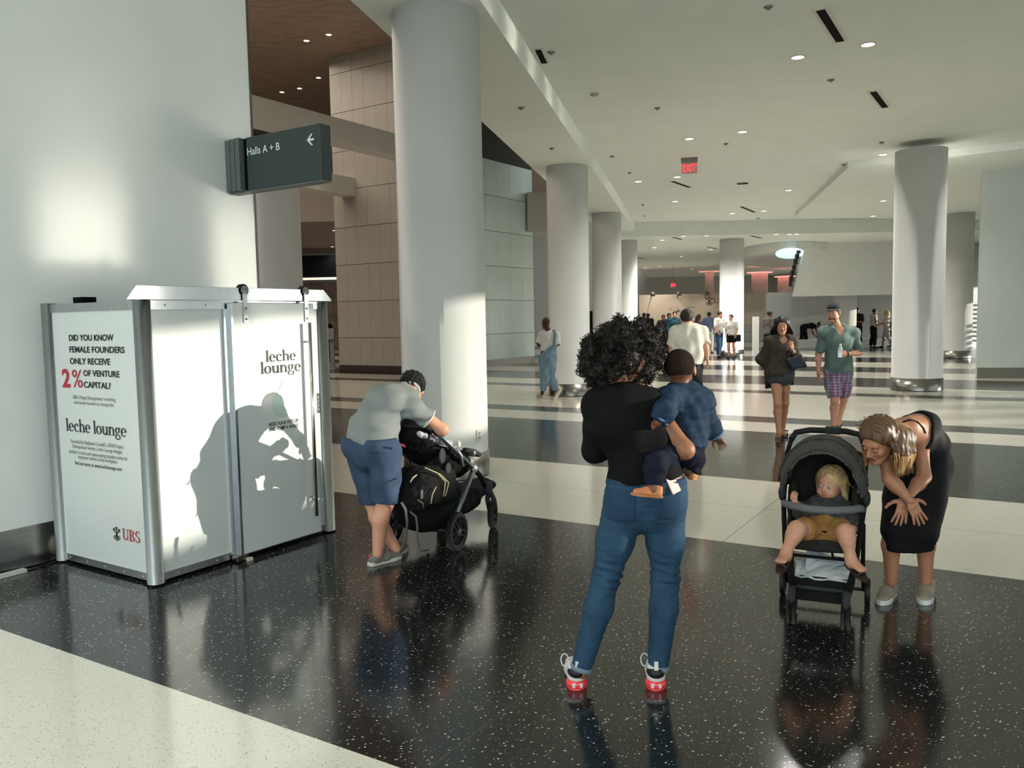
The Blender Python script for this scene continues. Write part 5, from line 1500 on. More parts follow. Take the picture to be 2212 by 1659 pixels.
strands('hair_strands', paths, M_blond, hairE, .0018)
M_camo = mat('mottled_grey_knit', (66, 66, 64), .9, var=.5, vscale=34)
tw_ = nrm(JE['waist'] - JE['pelvis'])
tp = tclip(torso_prims(JE, DE, .012, .01), [(lerp(JE['pelvis'], JE['waist'], .1), -tw_), (JE['neck'] - nrm(JE['neck'] - JE['chest']) * .008, nrm(JE['neck'] - JE['chest']))]) + arm_prims(JE, 'R', DE, .013, 2.6, .012) + arm_prims(JE, 'L', DE, .013, 2.5, .012)
blob('top', tp, M_camo, pE, .007, wob(44, .004, .05))
st_ = torso_prims(JE, DE, .013, .01)[:2] + leg_prims(JE, 'R', DE, .014, 1.2, .02) + leg_prims(JE, 'L', DE, .014, 1.2, .02)
blob('shorts', st_, mat('mustard_cotton', (150, 108, 52), .85, var=.15, vscale=20), pE, .007, wob(45, .003, .05), clips=[(JE['waist'], tw_)])
bt = MB()
for sg in (-1, 1):
    bt.tube([JE['sh' + ('R' if sg < 0 else 'L')] - f2 * -.06 + s2_ * -sg * .02, JE['chest'] + f2 * .095 + s2_ * sg * .035, JE['waist'] + f2 * .098 + s2_ * sg * .02, JE['pelvis'] + f2 * .1], .014, 6, sq=(1, .3))
bt.box(JE['waist'] + f2 * .105 - ZZ * .03, s2_ * .03, f2 * .008, ZZ * .022)
bt.build('harness', M_fab, p2_)
M_brown_l = mat('brown_leather', (56, 36, 27), .55)
for s in 'RL':
    fw_ = JE['toe' + s] - JE['an' + s]; fw_ = nrm(V(fw_[0], fw_[1], fw_[2] * .7 ))
    shoe(pE, JE['an' + s] - fw_ * .035 + V(0, 0, -.06), fw_, .6, M_brown_l, M_brown_l, up=(0, -.1, 1), sole_h=.022, sandal=True)

# ------------------------------------------------------------------ woman in black dress bending to the toddler
JD = JJ(4.72, dict(anR=(1925, 1256, .06), knR=(1928, 1145, .0), hipR=(1955, 1015, .24), anL=(2000, 1256, .07), knL=(2001, 1145, .02), hipL=(2010, 1010, .26),
     pelvis=(1990, 998, .26), waist=(1996, 965, .2), chest=(1975, 938, .06), neck=(1936, 928, -.08), shR=(1908, 965, -.14), shL=(1988, 950, -.03),
     elR=(1922, 1035, -.2), wrR=(1966, 1082, -.25), elL=(1996, 1030, -.07), wrL=(1955, 1080, -.2), head=(1898, 952, -.24)))
JD['toeR'] = JD['anR'] + V(-.06, -.17, -.07); JD['toeL'] = JD['anL'] + V(-.03, -.18, -.07)
JD['hf'], JD['hu'], JD['bf'], JD['back'] = V(-.75, -.42, -.52), V(-.28, -.3, .9), V(-.3, -.9, 0), V(.2, .9, 0)
DD = dict(FEM, pel=(.165, .12), th=.09)
sk_D = skin('warm_skin', (176, 122, 92))
pD, RD = person('person', 'woman in black dress bending forward with hands on her knees beside the stroller', JD, DD, sk_D, 'f', .010, .97,
                hands={'R': (V(.45, -.12, -.9), V(.1, -1, .1), .12, 1.0, 1, .95), 'L': (V(-.28, -.1, -.95), V(-.1, -1, .1), .15, .8, -1, .95)}, hvox=.004, bust=.85, feet=False)
lids(pD, JD, RD, .97, sk_D[0])
M_hD = mat('highlighted_brown_hair', (96, 68, 46), .45, spec=.45, var=.45, vscale=26, vstretch=(1, 1, .12))
M_hD2 = mat('blond_tips', (172, 130, 80), .5, spec=.4, var=.25, vscale=26, vstretch=(1, 1, .12))
brows(pD, JD, RD, .97, M_hD)
Xd = hxf(JD, RD, .97)
hp = [EL(Xd((0, -.018, .042)), RD, np.array((.084, .1, .09)), .01), C(Xd((.05, -.03, .05)), at(1940, 948, 4.5), .058, .05, .04), C(Xd((.02, -.08, .05)), at(1954, 945, 4.6), .055, .05, .04),
      C(at(1940, 948, 4.5), at(1944, 985, 4.46), .05, .042, .03), C(at(1954, 945, 4.6), at(1960, 975, 4.54), .05, .04, .03), C(at(1944, 985, 4.46), at(1943, 1018, 4.44), .042, .026, .03), C(at(1960, 975, 4.54), at(1960, 1006, 4.5), .04, .026, .03),
      C(Xd((-.07, -.02, .03)), at(1868, 970, 4.6), .026, .02, .02), C(at(1868, 970, 4.6), at(1870, 1006, 4.6), .02, .01, .02)]
zt_ = at(1945, 984, 4.46)[2]
fcl = (Xd((0, .058, .035)), RD @ nrm(V(0, 1, -.6)))
hairD = blob('hair', hp, M_hD, pD, .006, wob(51, .0028, .022, st=(1, 1, .15)), clips=[fcl, (V(0, 0, zt_), V(0, 0, -1))])
blob('hair_tips', hp, M_hD2, hairD, .006, wob(51, .0028, .022, st=(1, 1, .15)), clips=[(V(0, 0, zt_ + .004), V(0, 0, 1))])
r_ = np.random.RandomState(8)
for mm, nn_, lo in ((M_hD, 260, 0), (M_hD2, 200, 1)):
    paths = []
    for i in range(nn_):
        tx = 1930 + 42 * r_.uniform(); yy = 1006 + r_.uniform() * 26 - abs(tx - 1944) * .5; Yq = 4.40 + (tx - 1930) * .0032 + r_.normal() * .01
        p0 = Xd((.07 + r_.normal() * .02, -.02 + r_.uniform(-.06, .05), .06 + r_.normal() * .03))
        pts = [p0, lerp(p0, at(tx, 958, Yq - .01), .6) + V(.01, -.02, .02), at(tx, 972, Yq - .015), at(tx + r_.normal() * 2, 992, Yq - .01), at(tx + r_.normal() * 3, yy, Yq + .02)]
        paths.append(pts[3 if lo else 0:] if not lo else [at(tx, 978, Yq - .014), at(tx + r_.normal() * 2, 995, Yq - .008), at(tx + r_.normal() * 4, yy + 3, Yq + .02)])
    strands('hair_strands', paths, mm, hairD, .0018)
for mm, seed in ((M_hD, 21), (mat('light_brown_hair', (128, 94, 62), .45, spec=.45), 22)):
    r_ = np.random.RandomState(seed); paths = []
    for i in range(230):
        sgn = 1 if r_.uniform() < .72 else -1
        y0 = r_.uniform(-.075, .062); e = math.sqrt(max(.05, 1 - (y0 / .105) ** 2))
        p0 = Xd((-.012, y0 - .015, .042 + .094 * e)); p1 = Xd((sgn * .055 - .004, y0 - .02, .042 + .08 * e)); p2 = Xd((sgn * .09 * e + .002, y0 - .03 + r_.normal() * .004, .035))
        if sgn > 0:
            tx = 1932 + 36 * (.5 - y0 / .15) * r_.uniform(.7, 1.1); Yq = 4.41 + (tx - 1930) * .0034
            paths.append([p0, p1, p2, at(tx, 962, Yq), at(tx + r_.normal() * 2, 985, Yq), at(tx + r_.normal() * 3, 1004 + r_.uniform() * 18 - abs(tx - 1944) * .4, Yq + .02)])
        else:
            paths.append([p0, p1, p2, at(1868 + r_.normal() * 3, 968, 4.6), at(1870 + r_.normal() * 4, 985 + r_.uniform() * 22, 4.6)])
    strands('hair_strands', paths, mm, hairD, .0019)
M_dress = mat('black_dress_jersey', (14, 14, 16), .8, spec=.25, bump=.1, bscale=150)
hem = at(1960, 1191, 4.7)[2]
kc = (JD['knL'] + JD['knR']) / 2; ac = (JD['anL'] + JD['anR']) / 2
sdp = nrm(JD['hipL'] - JD['hipR'])
dr_ = torso_prims(JD, DD, .012, .02)
dr_ += [SG(JD['pelvis'] - ZZ * .03, kc, (.178, .13), (.15, .095), sdp, .05), SG(kc, lerp(kc, ac, .6), (.15, .095), (.152, .1), sdp, .03)] + leg_prims(JD, 'R', DD, .012, 2) + leg_prims(JD, 'L', DD, .012, 2)
for s, sg in (('R', -1), ('L', 1)):
    dr_.append(EL(JD['chest'] + sdp * sg * .064 + JD['bf'] * .072, I3, (.06, .06, .06), .03))
cd_ = nrm(JD['neck'] - JD['chest'])
blob('dress', dr_, M_dress, pD, .010, wob(53, .005, .13, st=(1, 1, .45)), clips=[(V(0, 0, hem), V(0, 0, -1)), (lerp(JD['chest'], JD['neck'], .3), nrm(cd_ * 1.0 + V(0, 0, .25)))])
bodyD = [c for c in pD.children if c.name.startswith('body')][0]
for pts in ([(1950, 912), (1966, 907), (1982, 912), (1994, 924), (1999, 936)],):
    seam('shoulder_strap', bodyD, pts, .0055, M_dress, pD, .001)
MB().tube([lerp(JD['neck'], JD['shR'], .4) - ZZ * .06, JD['neck'] + V(0, -.06, -.12), lerp(JD['neck'], JD['shL'], .4) - ZZ * .05], .003, 6).build('necklace', M_silver, pD)
M_snk = mat('taupe_knit', (146, 136, 120), .8, var=.15, vscale=60)
for s, h_, t_ in (('R', (1928, 1282), (1904, 1306)), ('L', (2008, 1280), (1994, 1309))):
    a, b = fl(*h_), fl(*t_)
    shoe(pD, a, b - a, 1.0, M_snk, M_sole_w, sole_h=.03, extra=mat('dark_laces', (70, 62, 54), .8))
# ------------------------------------------------------------------ walking people in the middle distance
def shadeless(n): return n
def garment(name, P, m, root, vox, seed, amp=.004, wl=.1, clips=(), st=(1, 1, .5)):
    return blob(name, P, m, root, vox, wob(seed, amp, wl, st=st), clips=list(clips))
def cap_hair(J, R, hs, m, root, vox, back=-.05, front=.062, rad=(.083, .1, .089), tilt=-.35):
    X_ = hxf(J, R, hs)
    return blob('hair', [EL(X_((0, -.015, .04)), R, np.array(rad) * hs, .01)], m, root, vox, wob(61, .003, .03), clips=[(X_((0, front, .03)), R @ nrm(V(0, 1, tilt))), (X_((0, 0, back)), R @ nrm(V(0, .35, -1)))])
M_hairK = mat('near_black_hair', (24, 20, 18), .55, spec=.4)
M_hairB = mat('brown_hair', (58, 42, 32), .55, spec=.4)
# woman with long dark hair, brown top and shorts
JF = JJ(10.93, dict(anR=(1683, 934, -.12), knR=(1680, 872, -.12), hipR=(1676, 812, 0), anL=(1690, 930, .22), knL=(1696, 870, .08), hipL=(1695, 812, 0),
     pelvis=(1685, 803, 0), waist=(1686, 782, 0), chest=(1688, 752, 0), neck=(1690, 728, .02), shR=(1666, 738, 0), shL=(1712, 738, 0), elR=(1643, 776, .08), wrR=(1662, 797, .16), elL=(1722, 776, .02), wrL=(1711, 755, -.2), head=(1689, 704, -.02)))
JF['toeR'], JF['toeL'] = fl(1680, 953) + ZZ * .02, fl(1692, 946) + ZZ * .03
JF['hf'], JF['hu'], JF['bf'], JF['back'] = V(-.25, -1, -.12), V(0, -.1, 1), V(-.1, -1, 0), V(0, 1, 0)
pF, RF = person('person', 'walking woman with long dark hair, brown top and denim shorts', JF, dict(FEM, pel=(.15, .105), th=.074, kn=.05), skin('light_tan_skin', (190, 136, 104)), 'f', .014, .96, hands={'L': (V(-.2, -.6, .5), V(.2, -.9, .3), .7, .2)}, hvox=.006)
eyes(pF, JF, RF, .96, (50, 36, 28))
X_ = hxf(JF, RF, .96)
hl = [EL(X_((0, -.018, .042)), RF, np.array((.085, .1, .09)), .01)]
for s in (-1, 1):
    hl += [C(X_((s * .06, -.01, .06)), X_((s * .1, -.02, -.1)), .04, .045, .03), C(X_((s * .1, -.02, -.1)), X_((s * .13, .0, -.26)), .045, .05, .04), C(X_((s * .13, .02, -.26)), X_((s * .13, .05, -.36)), .045, .02, .03)]
hl.append(C(X_((0, -.08, .02)), X_((0, -.09, -.25)), .08, .09, .05))
garment('hair', hl, M_hairK, pF, .011, 62, .006, .05, [(X_((0, .06, .03)), RF @ nrm(V(0, 1, -.6)))], (1, 1, .25))
M_olive = mat('olive_brown_knit', (62, 54, 44), .85, var=.12, vscale=14)
tp = torso_prims(JF, FEM, .032, .03) + arm_prims(JF, 'R', FEM, .022, 2.8, .02) + arm_prims(JF, 'L', FEM, .022, 2.6, .02)
for q in (.0, .04, .08): tp.append(EL(JF['neck'] + V(-.01, -.085, -.02 - q), I3, (.07 - q * .55, .055, .05), .01, True))
garment('top', tp, M_olive, pF, .014, 63, .007, .12, [(at(1685, 808, 10.9), nrm(V(.25, 0, -1)))])
shf = torso_prims(JF, FEM, .014, .02)[:2] + leg_prims(JF, 'R', FEM, .014, .42, .02) + leg_prims(JF, 'L', FEM, .014, .42, .02)
garment('shorts', shf, mat('grey_denim', (66, 72, 74), .85, var=.2, vscale=20), pF, .014, 64, .004, .07, [(JF['waist'], ZZ)])
jk2 = MB()
jk2.prism([at(1656, 800, 11.1), at(1664, 795, 11.15), at(1668, 838, 11.15), at(1655, 840, 11.1)], V(0, .05, 0)).prism([at(1708, 815, 11.1), at(1716, 812, 11.1), at(1714, 832, 11.15), at(1708, 832, 11.15)], V(0, .05, 0))
jk2.build('hem_tail', mat('black_cloth', (20, 19, 20), .9), pF)
M_flip = mat('dark_flipflop', (46, 32, 26), .7)
for s, h_, t_ in (('R', (1690, 945), (1670, 954)), ('L', (1698, 941), (1690, 949))):
    a, b = fl(*h_), fl(*t_)
    shoe(pF, a, b - a, .95, M_flip, M_flip, sole_h=.016, sandal=True)
bgx = at(1722, 782, 10.72)
bag = thing('handbag', 'dark navy tote bag on the arm of the long haired woman', 'bag', tuple(bgx))
MB().prism([at(1697, 776, 10.72), at(1732, 764, 10.72), at(1745, 793, 10.72), at(1712, 799, 10.72)], V(.03, .14, 0)).build('bag_body', mat('navy_leather', (24, 30, 46), .45), bag, bevel=.02)
MB().tube([at(1704, 774, 10.76), at(1707, 757, 10.8), at(1716, 752, 10.82), at(1724, 756, 10.8), at(1726, 768, 10.76)], .012, 6).build('strap', mat('dark_olive_strap', (58, 50, 36), .5), bag)
MB().cyl(at(1711, 757, 10.7), at(1711, 738, 10.7), .022, .012, 12).build('water_cup', mat('clear_plastic', (200, 204, 204), .15, spec=.6), None)
put(bpy.data.objects['water_cup'], 'small clear plastic cup in the hand of the long haired woman', 'cup')
# man with cap
JG = JJ(11.35, dict(anR=(1801, 918, -.1), knR=(1804, 866, -.12), hipR=(1797, 806, 0), anL=(1812, 908, .35), knL=(1822, 862, .1), hipL=(1824, 806, 0),
     pelvis=(1811, 800, 0), waist=(1811, 775, 0), chest=(1811, 737, 0), neck=(1809, 706, .03), shR=(1780, 720, 0), shL=(1841, 720, 0), elR=(1768, 765, .04), wrR=(1768, 803, -.02), elL=(1856, 762, .06), wrL=(1832, 765, -.28), head=(1801, 676, -.02)))
JG['toeR'], JG['toeL'] = fl(1797, 936) + ZZ * .02, fl(1806, 926) + ZZ * .03
JG['hf'], JG['hu'], JG['bf'], JG['back'] = V(-.75, -.8, -.05), V(0, 0, 1), V(-.1, -1, 0), V(0, 1, 0)
pG, RG = person('person', 'walking man in dark cap, sage tee and plaid shorts', JG, BASE, sk_fair, 'm', .014, 1.0, hands={'R': (V(.05, -.1, -1), V(-1, -.3, 0), .35, .1), 'L': (V(-1, -.25, 0), V(.2, -.9, .3), .75, .1)}, hvox=.006)
eyes(pG, JG, RG, 1.0, (50, 36, 28))
cap_hair(JG, RG, 1.0, M_hairB, pG, .010, back=-.03)
garment('beard', [EL(hxf(JG, RG, 1)((0, .036, -.078)), RG, (.058, .058, .04), .01)], mat('stubble', (116, 84, 68), .9), pG, .010, 71, .001, .03, [(hxf(JG, RG, 1)((0, .097, -.07)), RG @ V(0, 1, 0))])
X_ = hxf(JG, RG, 1.0)
M_cap = mat('navy_cap', (30, 33, 42), .8)
cp = blob('cap', [EL(X_((0, -.01, .062)), RG, (.09, .106, .08), .01)], M_cap, pG, .010, clips=[(X_((0, 0, .052)), RG @ nrm(V(0, .12, -1)))])
MB().prism([X_((.075 * math.cos(t), .06 + .1 * math.sin(t), .052 - .012 * math.sin(t))) for t in np.linspace(0, math.pi, 12)], RG[:, 2] * .008).build('peak', mat('cap_peak', (72, 76, 84), .8), cp)
M_sage = mat('sage_jersey', (98, 118, 112), .85, var=.08, vscale=9)
tg = torso_prims(JG, BASE, .034, .02) + arm_prims(JG, 'R', BASE, .02, .9, .03) + arm_prims(JG, 'L', BASE, .02, .9, .03)
for q in (-.05, -.02, .01, .04, .07): tg.append(EL(JG['neck'] + V(-.01, -.1, .0 - q), I3, (.075 - q * .6, .055, .05), .01, True))
garment('tee', tg, M_sage, pG, .014, 72, .007, .13, [(at(1811, 806, 11.3), V(0, 0, -1))])
def plaid():
    m = bpy.data.materials.new('plaid_cotton'); m.use_nodes = True
    nt = m.node_tree; N, L = nt.nodes, nt.links
    b = N['Principled BSDF']; b.inputs['Roughness'].default_value = .85
    tc = N.new('ShaderNodeTexCoord'); col = None
    prev = None
    for i, (dr_, sc_, thr, c) in enumerate((('X', 9, .55, (92, 112, 150)), ('Z', 8, .55, (84, 100, 140)), ('X', 4.5, .85, (150, 40, 66)), ('Z', 13, .72, (140, 48, 72)))):
        wv = N.new('ShaderNodeTexWave'); wv.bands_direction = dr_; wv.inputs['Scale'].default_value = sc_; wv.inputs['Distortion'].default_value = .6
        L.new(tc.outputs['Object'], wv.inputs['Vector'])
        gt = N.new('ShaderNodeMath'); gt.operation = 'GREATER_THAN'; L.new(wv.outputs['Fac'], gt.inputs[0]); gt.inputs[1].default_value = thr
        ml = N.new('ShaderNodeMath'); ml.operation = 'MULTIPLY'; L.new(gt.outputs[0], ml.inputs[0]); ml.inputs[1].default_value = .75
        mx = N.new('ShaderNodeMix'); mx.data_type = 'RGBA'
        L.new(ml.outputs[0], mx.inputs['Factor'])
        if prev is None: mx.inputs['A'].default_value = rgb((186, 196, 206))
        else: L.new(prev, mx.inputs['A'])
        mx.inputs['B'].default_value = rgb(c); prev = mx.outputs['Result']
    L.new(prev, b.inputs['Base Color'])
    return m
sg_ = torso_prims(JG, BASE, .014, .02)[:2] + leg_prims(JG, 'R', BASE, .03, 1.75, .045) + leg_prims(JG, 'L', BASE, .03, 1.75, .045)
garment('shorts', sg_, plaid(), pG, .014, 73, .006, .1, [(JG['waist'], ZZ)])
for s, h_, t_ in (('R', (1806, 927), (1793, 937)), ('L', (1813, 919), (1806, 927))):
    a, b = fl(*h_), fl(*t_)
    shoe(pG, a, b - a, 1.05, M_flip, M_flip, sole_h=.02, sandal=True)
wt = MB().tube([JG['wrL'] + V(-.01, .034 * math.cos(t), .034 * math.sin(t)) for t in np.linspace(0, 6.283, 17)[:-1]], .009, 6, closed=True)
wt.build('wristwatch', mat('watch_dark', (40, 36, 32), .4), pG)
bq = at(1815, 759, 11.02)
bo = thing('water_bottle', 'small clear water bottle held by the man in the cap', 'bottle', tuple(bq))
MB().lathe(bq - ZZ * .08, ZZ, [(0, 0), (.031, 0), (.031, .11), (.014, .15), (.014, .16)], 16).build('bottle_body', mat('clear_bottle', (196, 206, 206), .12, spec=.6), bo)
MB().cyl(bq + ZZ * .08, bq + ZZ * .1, .016, n=12).build('bottle_cap', M_sole_w, bo)
# man in white shirt walking away
JH = JJ(10.3, dict(anL=(1474, 955, .1), knL=(1474, 880, .05), hipL=(1473, 796, 0), anR=(1500, 948, .3), knR=(1502, 875, .05), hipR=(1499, 796, 0), pelvis=(1486, 787, 0), waist=(1487, 765, 0), chest=(1487, 733, 0),
     neck=(1486, 708, 0), shL=(1462, 718, 0), shR=(1514, 718, 0), elL=(1452, 752, .03), wrL=(1453, 786, .1), elR=(1523, 748, -.05), wrR=(1527, 772, -.05), head=(1483, 689, .03)))
for s in 'LR': JH['toe' + s] = JH['an' + s] + V(0, .2, -.06)
JH['hf'], JH['hu'], JH['bf'], JH['back'] = V(.1, 1, 0), ZZ, V(0, 1, 0), V(0, -1, 0)
pH, RH = person('person', 'broad man in cream short sleeved shirt walking away down the hall', JH, dict(BASE, che=(.175, .13), wai=(.165, .13), ua=.055), sk_fair, 'm', .014, 1.0, feet=False)
cap_hair(JH, RH, 1.0, mat('dark_grey_hair', (34, 34, 34), .6), pH, .010, back=-.055)
th = torso_prims(JH, dict(BASE, che=(.175, .13), wai=(.165, .13)), .026, .04) + arm_prims(JH, 'L', BASE, .032, .88, .045) + arm_prims(JH, 'R', BASE, .032, .88, .045)
M_cream_s = mat('cream_linen', (222, 216, 198), .8, var=.05, vscale=6)
garment('shirt', th, M_cream_s, pH, .013, 81, .008, .14, [(at(1487, 786, 10.3), V(0, 0, -1))])
MB().tube([JH['neck'] + V(.068 * math.cos(t), .06 * math.sin(t), .0) for t in np.linspace(0, 6.283, 21)[:-1]], .018, 8, closed=True, sq=(.6, 1.2)).build('collar', M_cream_s, pH)
M_blk = mat('black_trousers', (18, 18, 20), .85)
garment('trousers', torso_prims(JH, BASE, .014)[:2] + leg_prims(JH, 'L', BASE, .02, 3.9, .035) + leg_prims(JH, 'R', BASE, .02, 3.9, .035), M_blk, pH, .015, 82, .005, .1, [(JH['waist'], ZZ)])
for s in 'LR': shoe(pH, V(JH['an' + s][0], JH['an' + s][1] - .05, 0), V(0, 1, 0), 1.05, M_blk, M_black_r, vox=.012)
# man in denim overalls
JI = JJ(17.15, dict(anL=(1171, 850, .0), knL=(1177, 815, -.05), hipL=(1176, 780, 0), anR=(1203, 848, .1), knR=(1190, 816, .02), hipR=(1190, 780, 0), pelvis=(1183, 773, 0), waist=(1184, 758, 0), chest=(1187, 735, 0),
     neck=(1186, 718, 0), shL=(1171, 723, .08), shR=(1202, 724, -.05), elL=(1163, 742, .08), wrL=(1168, 752, .3), elR=(1205, 743, -.02), wrR=(1192, 752, .28), head=(1179, 698, .05)))
JI['toeL'], JI['toeR'] = JI['anL'] + V(-.05, .18, -.07), JI['anR'] + V(-.05, .02, -.16)
JI['hf'], JI['hu'], JI['bf'], JI['back'] = V(-.55, .85, -.15), ZZ, V(-.4, .9, 0), V(.4, -.9, 0)
pI, RI = person('person', 'man in white tee and light denim overalls walking past the columns', JI, BASE, sk_deep, 'm', .018, 1.0, feet=False, hvox=.009)
garment('tee', torso_prims(JI, BASE, .018) + arm_prims(JI, 'L', BASE, .022, .95, .035) + arm_prims(JI, 'R', BASE, .022, .95, .035), mat('white_jersey', (214, 212, 208), .85), pI, .017, 91, .006, .12, [(JI['waist'], V(0, 0, -1))])
M_lden = mat('light_denim', (112, 138, 154), .85, var=.18, vscale=10)
garment('overalls', torso_prims(JI, BASE, .026)[:3] + leg_prims(JI, 'L', BASE, .026, 3.7, .03) + leg_prims(JI, 'R', BASE, .026, 3.7, .03), M_lden, pI, .017, 92, .006, .1, [(at(1165, 768, 17.1), nrm(V(-.9, 0, 1)))])
MB().tube([at(1197, 748, 16.98), at(1198, 735, 16.98), at(1199, 722, 17.0), at(1196, 713, 17.1), at(1190, 714, 17.25)], .03, 6, sq=(.3, 1)).build('shoulder_strap', M_lden, pI)
shoe(pI, fl(1168, 861) + V(.02, -.05, 0), V(-.3, 1, 0), 1.05, mat('beige_sneaker', (166, 156, 144), .8), M_sole_w, vox=.012)
shoe(pI, at(1212, 842, 17.15), V(-.5, .3, -.9), 1.05, mat('beige_sneaker', (166, 156, 144), .8), mat('cream_sole', (226, 222, 204), .6), up=(-.6, .7, .5), vox=.012)

# ------------------------------------------------------------------ background people
def pose(x, y, ang, h, step=.18, armL=(.05, .1), armR=(.05, .1), bend=0.0):
    k = h / 1.75
    F_ = V(math.sin(ang), math.cos(ang), 0); Rr = V(F_[1], -F_[0], 0); O_ = V(x, y, 0)
    P = lambda r, f, z: O_ + Rr * r * k + F_ * f * k + ZZ * z * k
    J = dict(pelvis=P(0, 0, .98), waist=P(0, .02 + bend * .1, 1.1 - bend * .05), chest=P(0, .02 + bend * .3, 1.32 - bend * .2), neck=P(0, bend * .42, 1.5 - bend * .35), head=P(0, .05 + bend * .55, 1.65 - bend * .42),
             shL=P(-.185, bend * .38, 1.44 - bend * .32), shR=P(.185, bend * .38, 1.44 - bend * .32), hipL=P(-.095, 0, .93), hipR=P(.095, 0, .93))
    for s, q, (af, ar) in (('L', -1, armL), ('R', 1, armR)):
        st = step * q
        J['kn' + s] = P(q * .1, st * .5 + .03, .5); J['an' + s] = P(q * .1, st - .02, .085 + max(0, -st) * .15)
        J['toe' + s] = J['an' + s] + F_ * .17 * k - ZZ * .06 * k
        J['el' + s] = P(q * (.23 + ar * .2), af * .3 - .02 + bend * .45, 1.16 - bend * .35)
        J['wr' + s] = P(q * (.23 - ar * .9 * (af > .3)), af * 1.0 + bend * .5, .93 + af * .5 - bend * .3)
    J['hf'], J['hu'], J['bf'], J['back'] = F_ + V(0, 0, -.05 - bend), ZZ, F_, -F_
    return J
def figure(label, px, foot_py, ang, top, bottom, sk, hair=M_hairK, h=1.74, short=False, long_hair=False, sleeve=.9, vox=.026, group=None, **kw):
    p = fl(px, foot_py)
    J = pose(p[0], p[1], ang, h, **kw)
    k = h / 1.75
    D = {a: (tuple(q * k for q in b) if isinstance(b, tuple) else b * k) for a, b in (FEM if long_hair else BASE).items()}
    r, R = person('person', label, J, D, sk, 'm', vox, k, feet=False, hvox=.013, group=group)
    F_ = J['bf']
    garment('top', torso_prims(J, D, .025, .02) + arm_prims(J, 'L', D, .025, sleeve, .03) + arm_prims(J, 'R', D, .025, sleeve, .03), top, r, vox, 101, .006, .15, [(J['pelvis'] - ZZ * .05, -ZZ)])
    garment('trousers', torso_prims(J, D, .02)[:2] + leg_prims(J, 'L', D, .022, 1.2 if short else 3.9, .03) + leg_prims(J, 'R', D, .022, 1.2 if short else 3.9, .03), bottom, r, vox, 102, .005, .12, [(J['waist'], ZZ)])
    if hair is not None:
        X_ = hxf(J, R, k)
        P = [EL(X_((0, -.018, .042)), R, np.array((.088, .104, .092)) * k, .01)]
        if long_hair: P.append(C(X_((0, -.07, .0)), X_((0, -.11, -.26)), .09, .08, .04))
        blob('hair', P, hair, r, vox * .7, clips=[(X_((0, .065, .03)), R @ nrm(V(0, 1, -.5)))])
    for s in 'LR':
        shoe(r, V(J['an' + s][0], J['an' + s][1], max(0, J['an' + s][2] - .085 * k)) - F_ * .05, F_, 1.0, M_blk, M_black_r, vox=.02, collar=.07)
    return r
c_ = lambda n, *q: mat('cloth_' + n, q, .85, spec=.2)
W_, K_, B_ = c_('white', 206, 202, 196), c_('black', 20, 20, 22), c_('jeans', 52, 80, 116)
figure('man in white tee and blue jeans standing by the far round column', 1553, 772.5, 2.4, W_, B_, sk_fair, M_hairK, 1.78, step=.05, armL=(.5, .1), armR=(.1, .3))
figure('woman in white tee and short black skirt beside the far round column', 1580, 774.5, 3.9, W_, K_, sk_fair, M_hairB, 1.66, short=True, step=.06)
figure('man in blue shirt and pale trousers standing in the far group', 1531, 764, .6, c_('blue_grey', 84, 94, 122), c_('pale', 176, 172, 162), sk_dark, M_hairK, 1.78, step=.08)
figure('woman with dark hair seen behind the shoulder of the man in the cream shirt', 1508, 766, 1.2, c_('mixed', 84, 76, 82), K_, sk_dark, M_hairK, 1.68, long_hair=True)
figure('man in teal pullover walking toward the camera in the far group', 1458, 772, 3.3, c_('teal', 34, 72, 82), c_('navy', 24, 28, 40), sk_fair, M_hairK, 1.82, sleeve=2.9)
figure('man in dark navy jacket beside the man in the teal pullover', 1445, 769, 3.0, c_('ink', 30, 34, 46), K_, sk_dark, M_hairK, 1.76, sleeve=2.9)
figure('dark dressed walker at the left end of the far group', 1433, 765, 3.2, c_('dark_brown', 46, 40, 36), K_, sk_tan, M_hairB, 1.7, sleeve=2.9)
figure('left of two dark suited men by the far white railing', 1391, 755, .5, K_, K_, sk_dark, M_hairK, 1.8, sleeve=2.9, step=.05)
figure('right of two dark suited men by the far white railing', 1401, 756, -.3, K_, K_, sk_dark, M_hairK, 1.78, sleeve=2.9, step=.05)
figure('distant person whose head shows above the curly hair of the near woman', 1357, 760, 1.2, c_('char', 50, 50, 54), K_, sk_dark, M_hairK, 1.66)
figure('man in grey tee behind the long haired walking woman', 1660, 778, 1.2, c_('grey', 92, 88, 84), K_, sk_tan, M_hairK, 1.76)
figure('man in dark red shirt looking at a phone by the sunlit far column', 1852, 753, 3.9, c_('maroon', 42, 24, 28), K_, sk_dark, M_hairK, 1.84, armR=(.5, .3), armL=(.5, .3), step=.04)
figure('man in white vest and black trousers behind the far column', 1886, 752, 1.6, W_, K_, sk_tan, M_hairK, 1.78, sleeve=.3, step=.05)
figure('blond woman in white trousers at the far right', 1915, 751, -1.2, c_('ivory', 212, 202, 190), W_, sk_fair, M_blond, 1.72, long_hair=True, sleeve=.3, armL=(.5, .1), armR=(.3, .1))
figure('person in patterned top and black trousers beside the blond woman', 1929, 752, 2.6, c_('mottle', 120, 116, 120), K_, sk_fair, M_hairB, 1.4, step=.05)
figure('person in black bending far over beneath the hanging bulkhead', 1735, 752, 1.5, K_, K_, sk_dark, M_hairK, 1.76, sleeve=2.9, bend=1.3, step=.12)
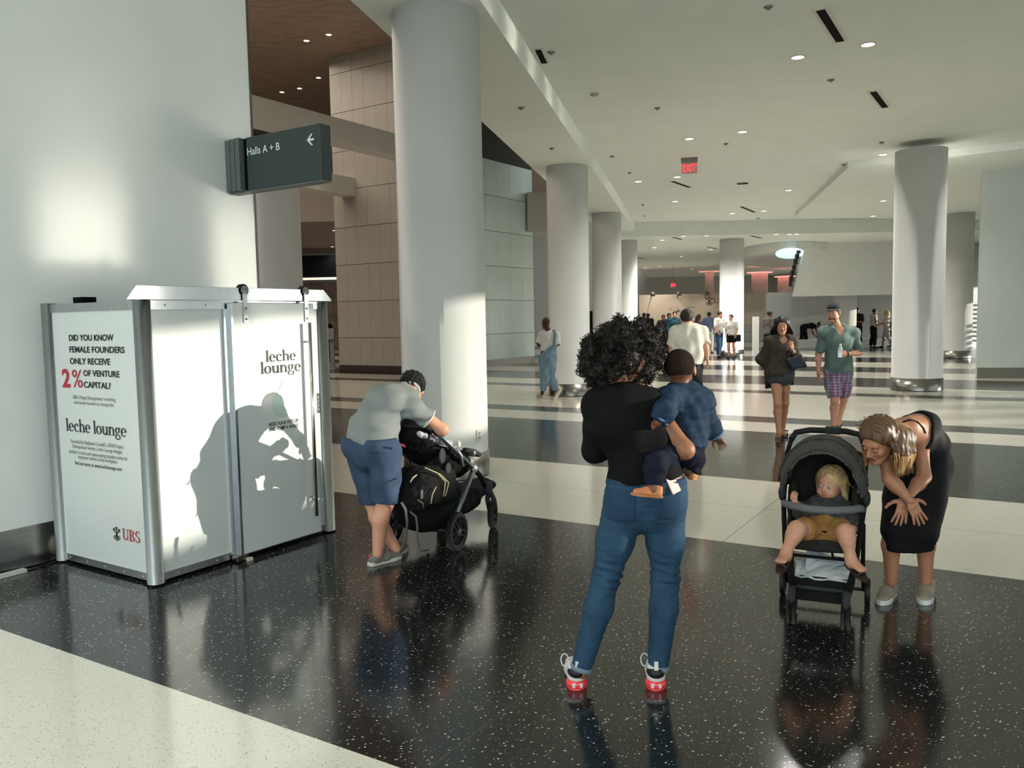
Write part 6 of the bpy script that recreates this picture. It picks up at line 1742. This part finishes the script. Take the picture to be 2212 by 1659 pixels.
figure('person in dark clothes behind the grey stand past the booth', 704, 793, 2.8, K_, K_, sk_dark, M_hairK, 1.86, sleeve=2.9)
# stands, railing and bags in the distance
st1 = fl(719, 796)
sd1 = thing('sanitizer_stand', 'grey dispenser stand in the shadow beyond the booth', 'stand', tuple(st1))
M_std = mat('stand_grey', (150, 146, 146), .5)
MB().lathe(st1, ZZ, [(0, 0), (.2, 0), (.2, .02), (0, .02)], 20).build('base', M_std, sd1)
MB().box(st1 + ZZ * .55, V(.08, 0, 0), V(0, .03, 0), ZZ * .53).build('post', M_std, sd1)
MB().box(st1 + ZZ * 1.25 - V(0, .06, 0), V(.13, 0, 0), V(0, .07, 0), ZZ * .2).build('dispenser', M_std, sd1, bevel=.02)
pw = fl(1632, 770)
ws = thing('totem_sign', 'slim white totem standing in the sun beyond the walking woman', 'sign', tuple(pw))
MB().box(pw + ZZ * .8, V(.12, 0, 0), V(0, .04, 0), ZZ * .78).build('panel', W_, ws)
MB().box(pw + ZZ * .01, V(.2, 0, 0), V(0, .16, 0), ZZ * .01).build('base', M_std, ws)
rl = thing('railing', 'white guard rail in front of the exhibit wall', 'railing', tuple(fl(1412, 752)))
r0, r1 = fl(1395, 753), fl(1425, 752)
rb = MB()
rb.tube([r0 + ZZ * 1.1, r1 + ZZ * 1.1], .035, 8)
rb.build('top_rail', W_, rl)
for t in (0.02, .5, .98):
    q = lerp(r0, r1, t)
    MB().cyl(q, q + ZZ * 1.1, .03, n=8).build('post', W_, rl)
fr0 = at(1282, 703, 30)
bf = thing('display_stand', 'black framed panel glimpsed between two far columns', 'display', (fr0[0], fr0[1], 0))
MB().abox(fr0[0] - .16, fr0[0] + .2, 29.9, 30, 0, 1.9).build('frame', K_, bf)
MB().abox(fr0[0] - .2, fr0[0] + .3, 29.6, 30.2, 0, .9).build('counter', M_col, bf)
hb2 = fl(1580, 774.5) + V(.12, 0, .06)
put(MB().box(hb2 + ZZ * .72 - V(-.1, .1, 0), V(.1, 0, 0), V(0, .08, 0), ZZ * .13).build('handbag', K_, bevel=.03), 'small black bag at the hip of the woman in the short black skirt', 'bag')
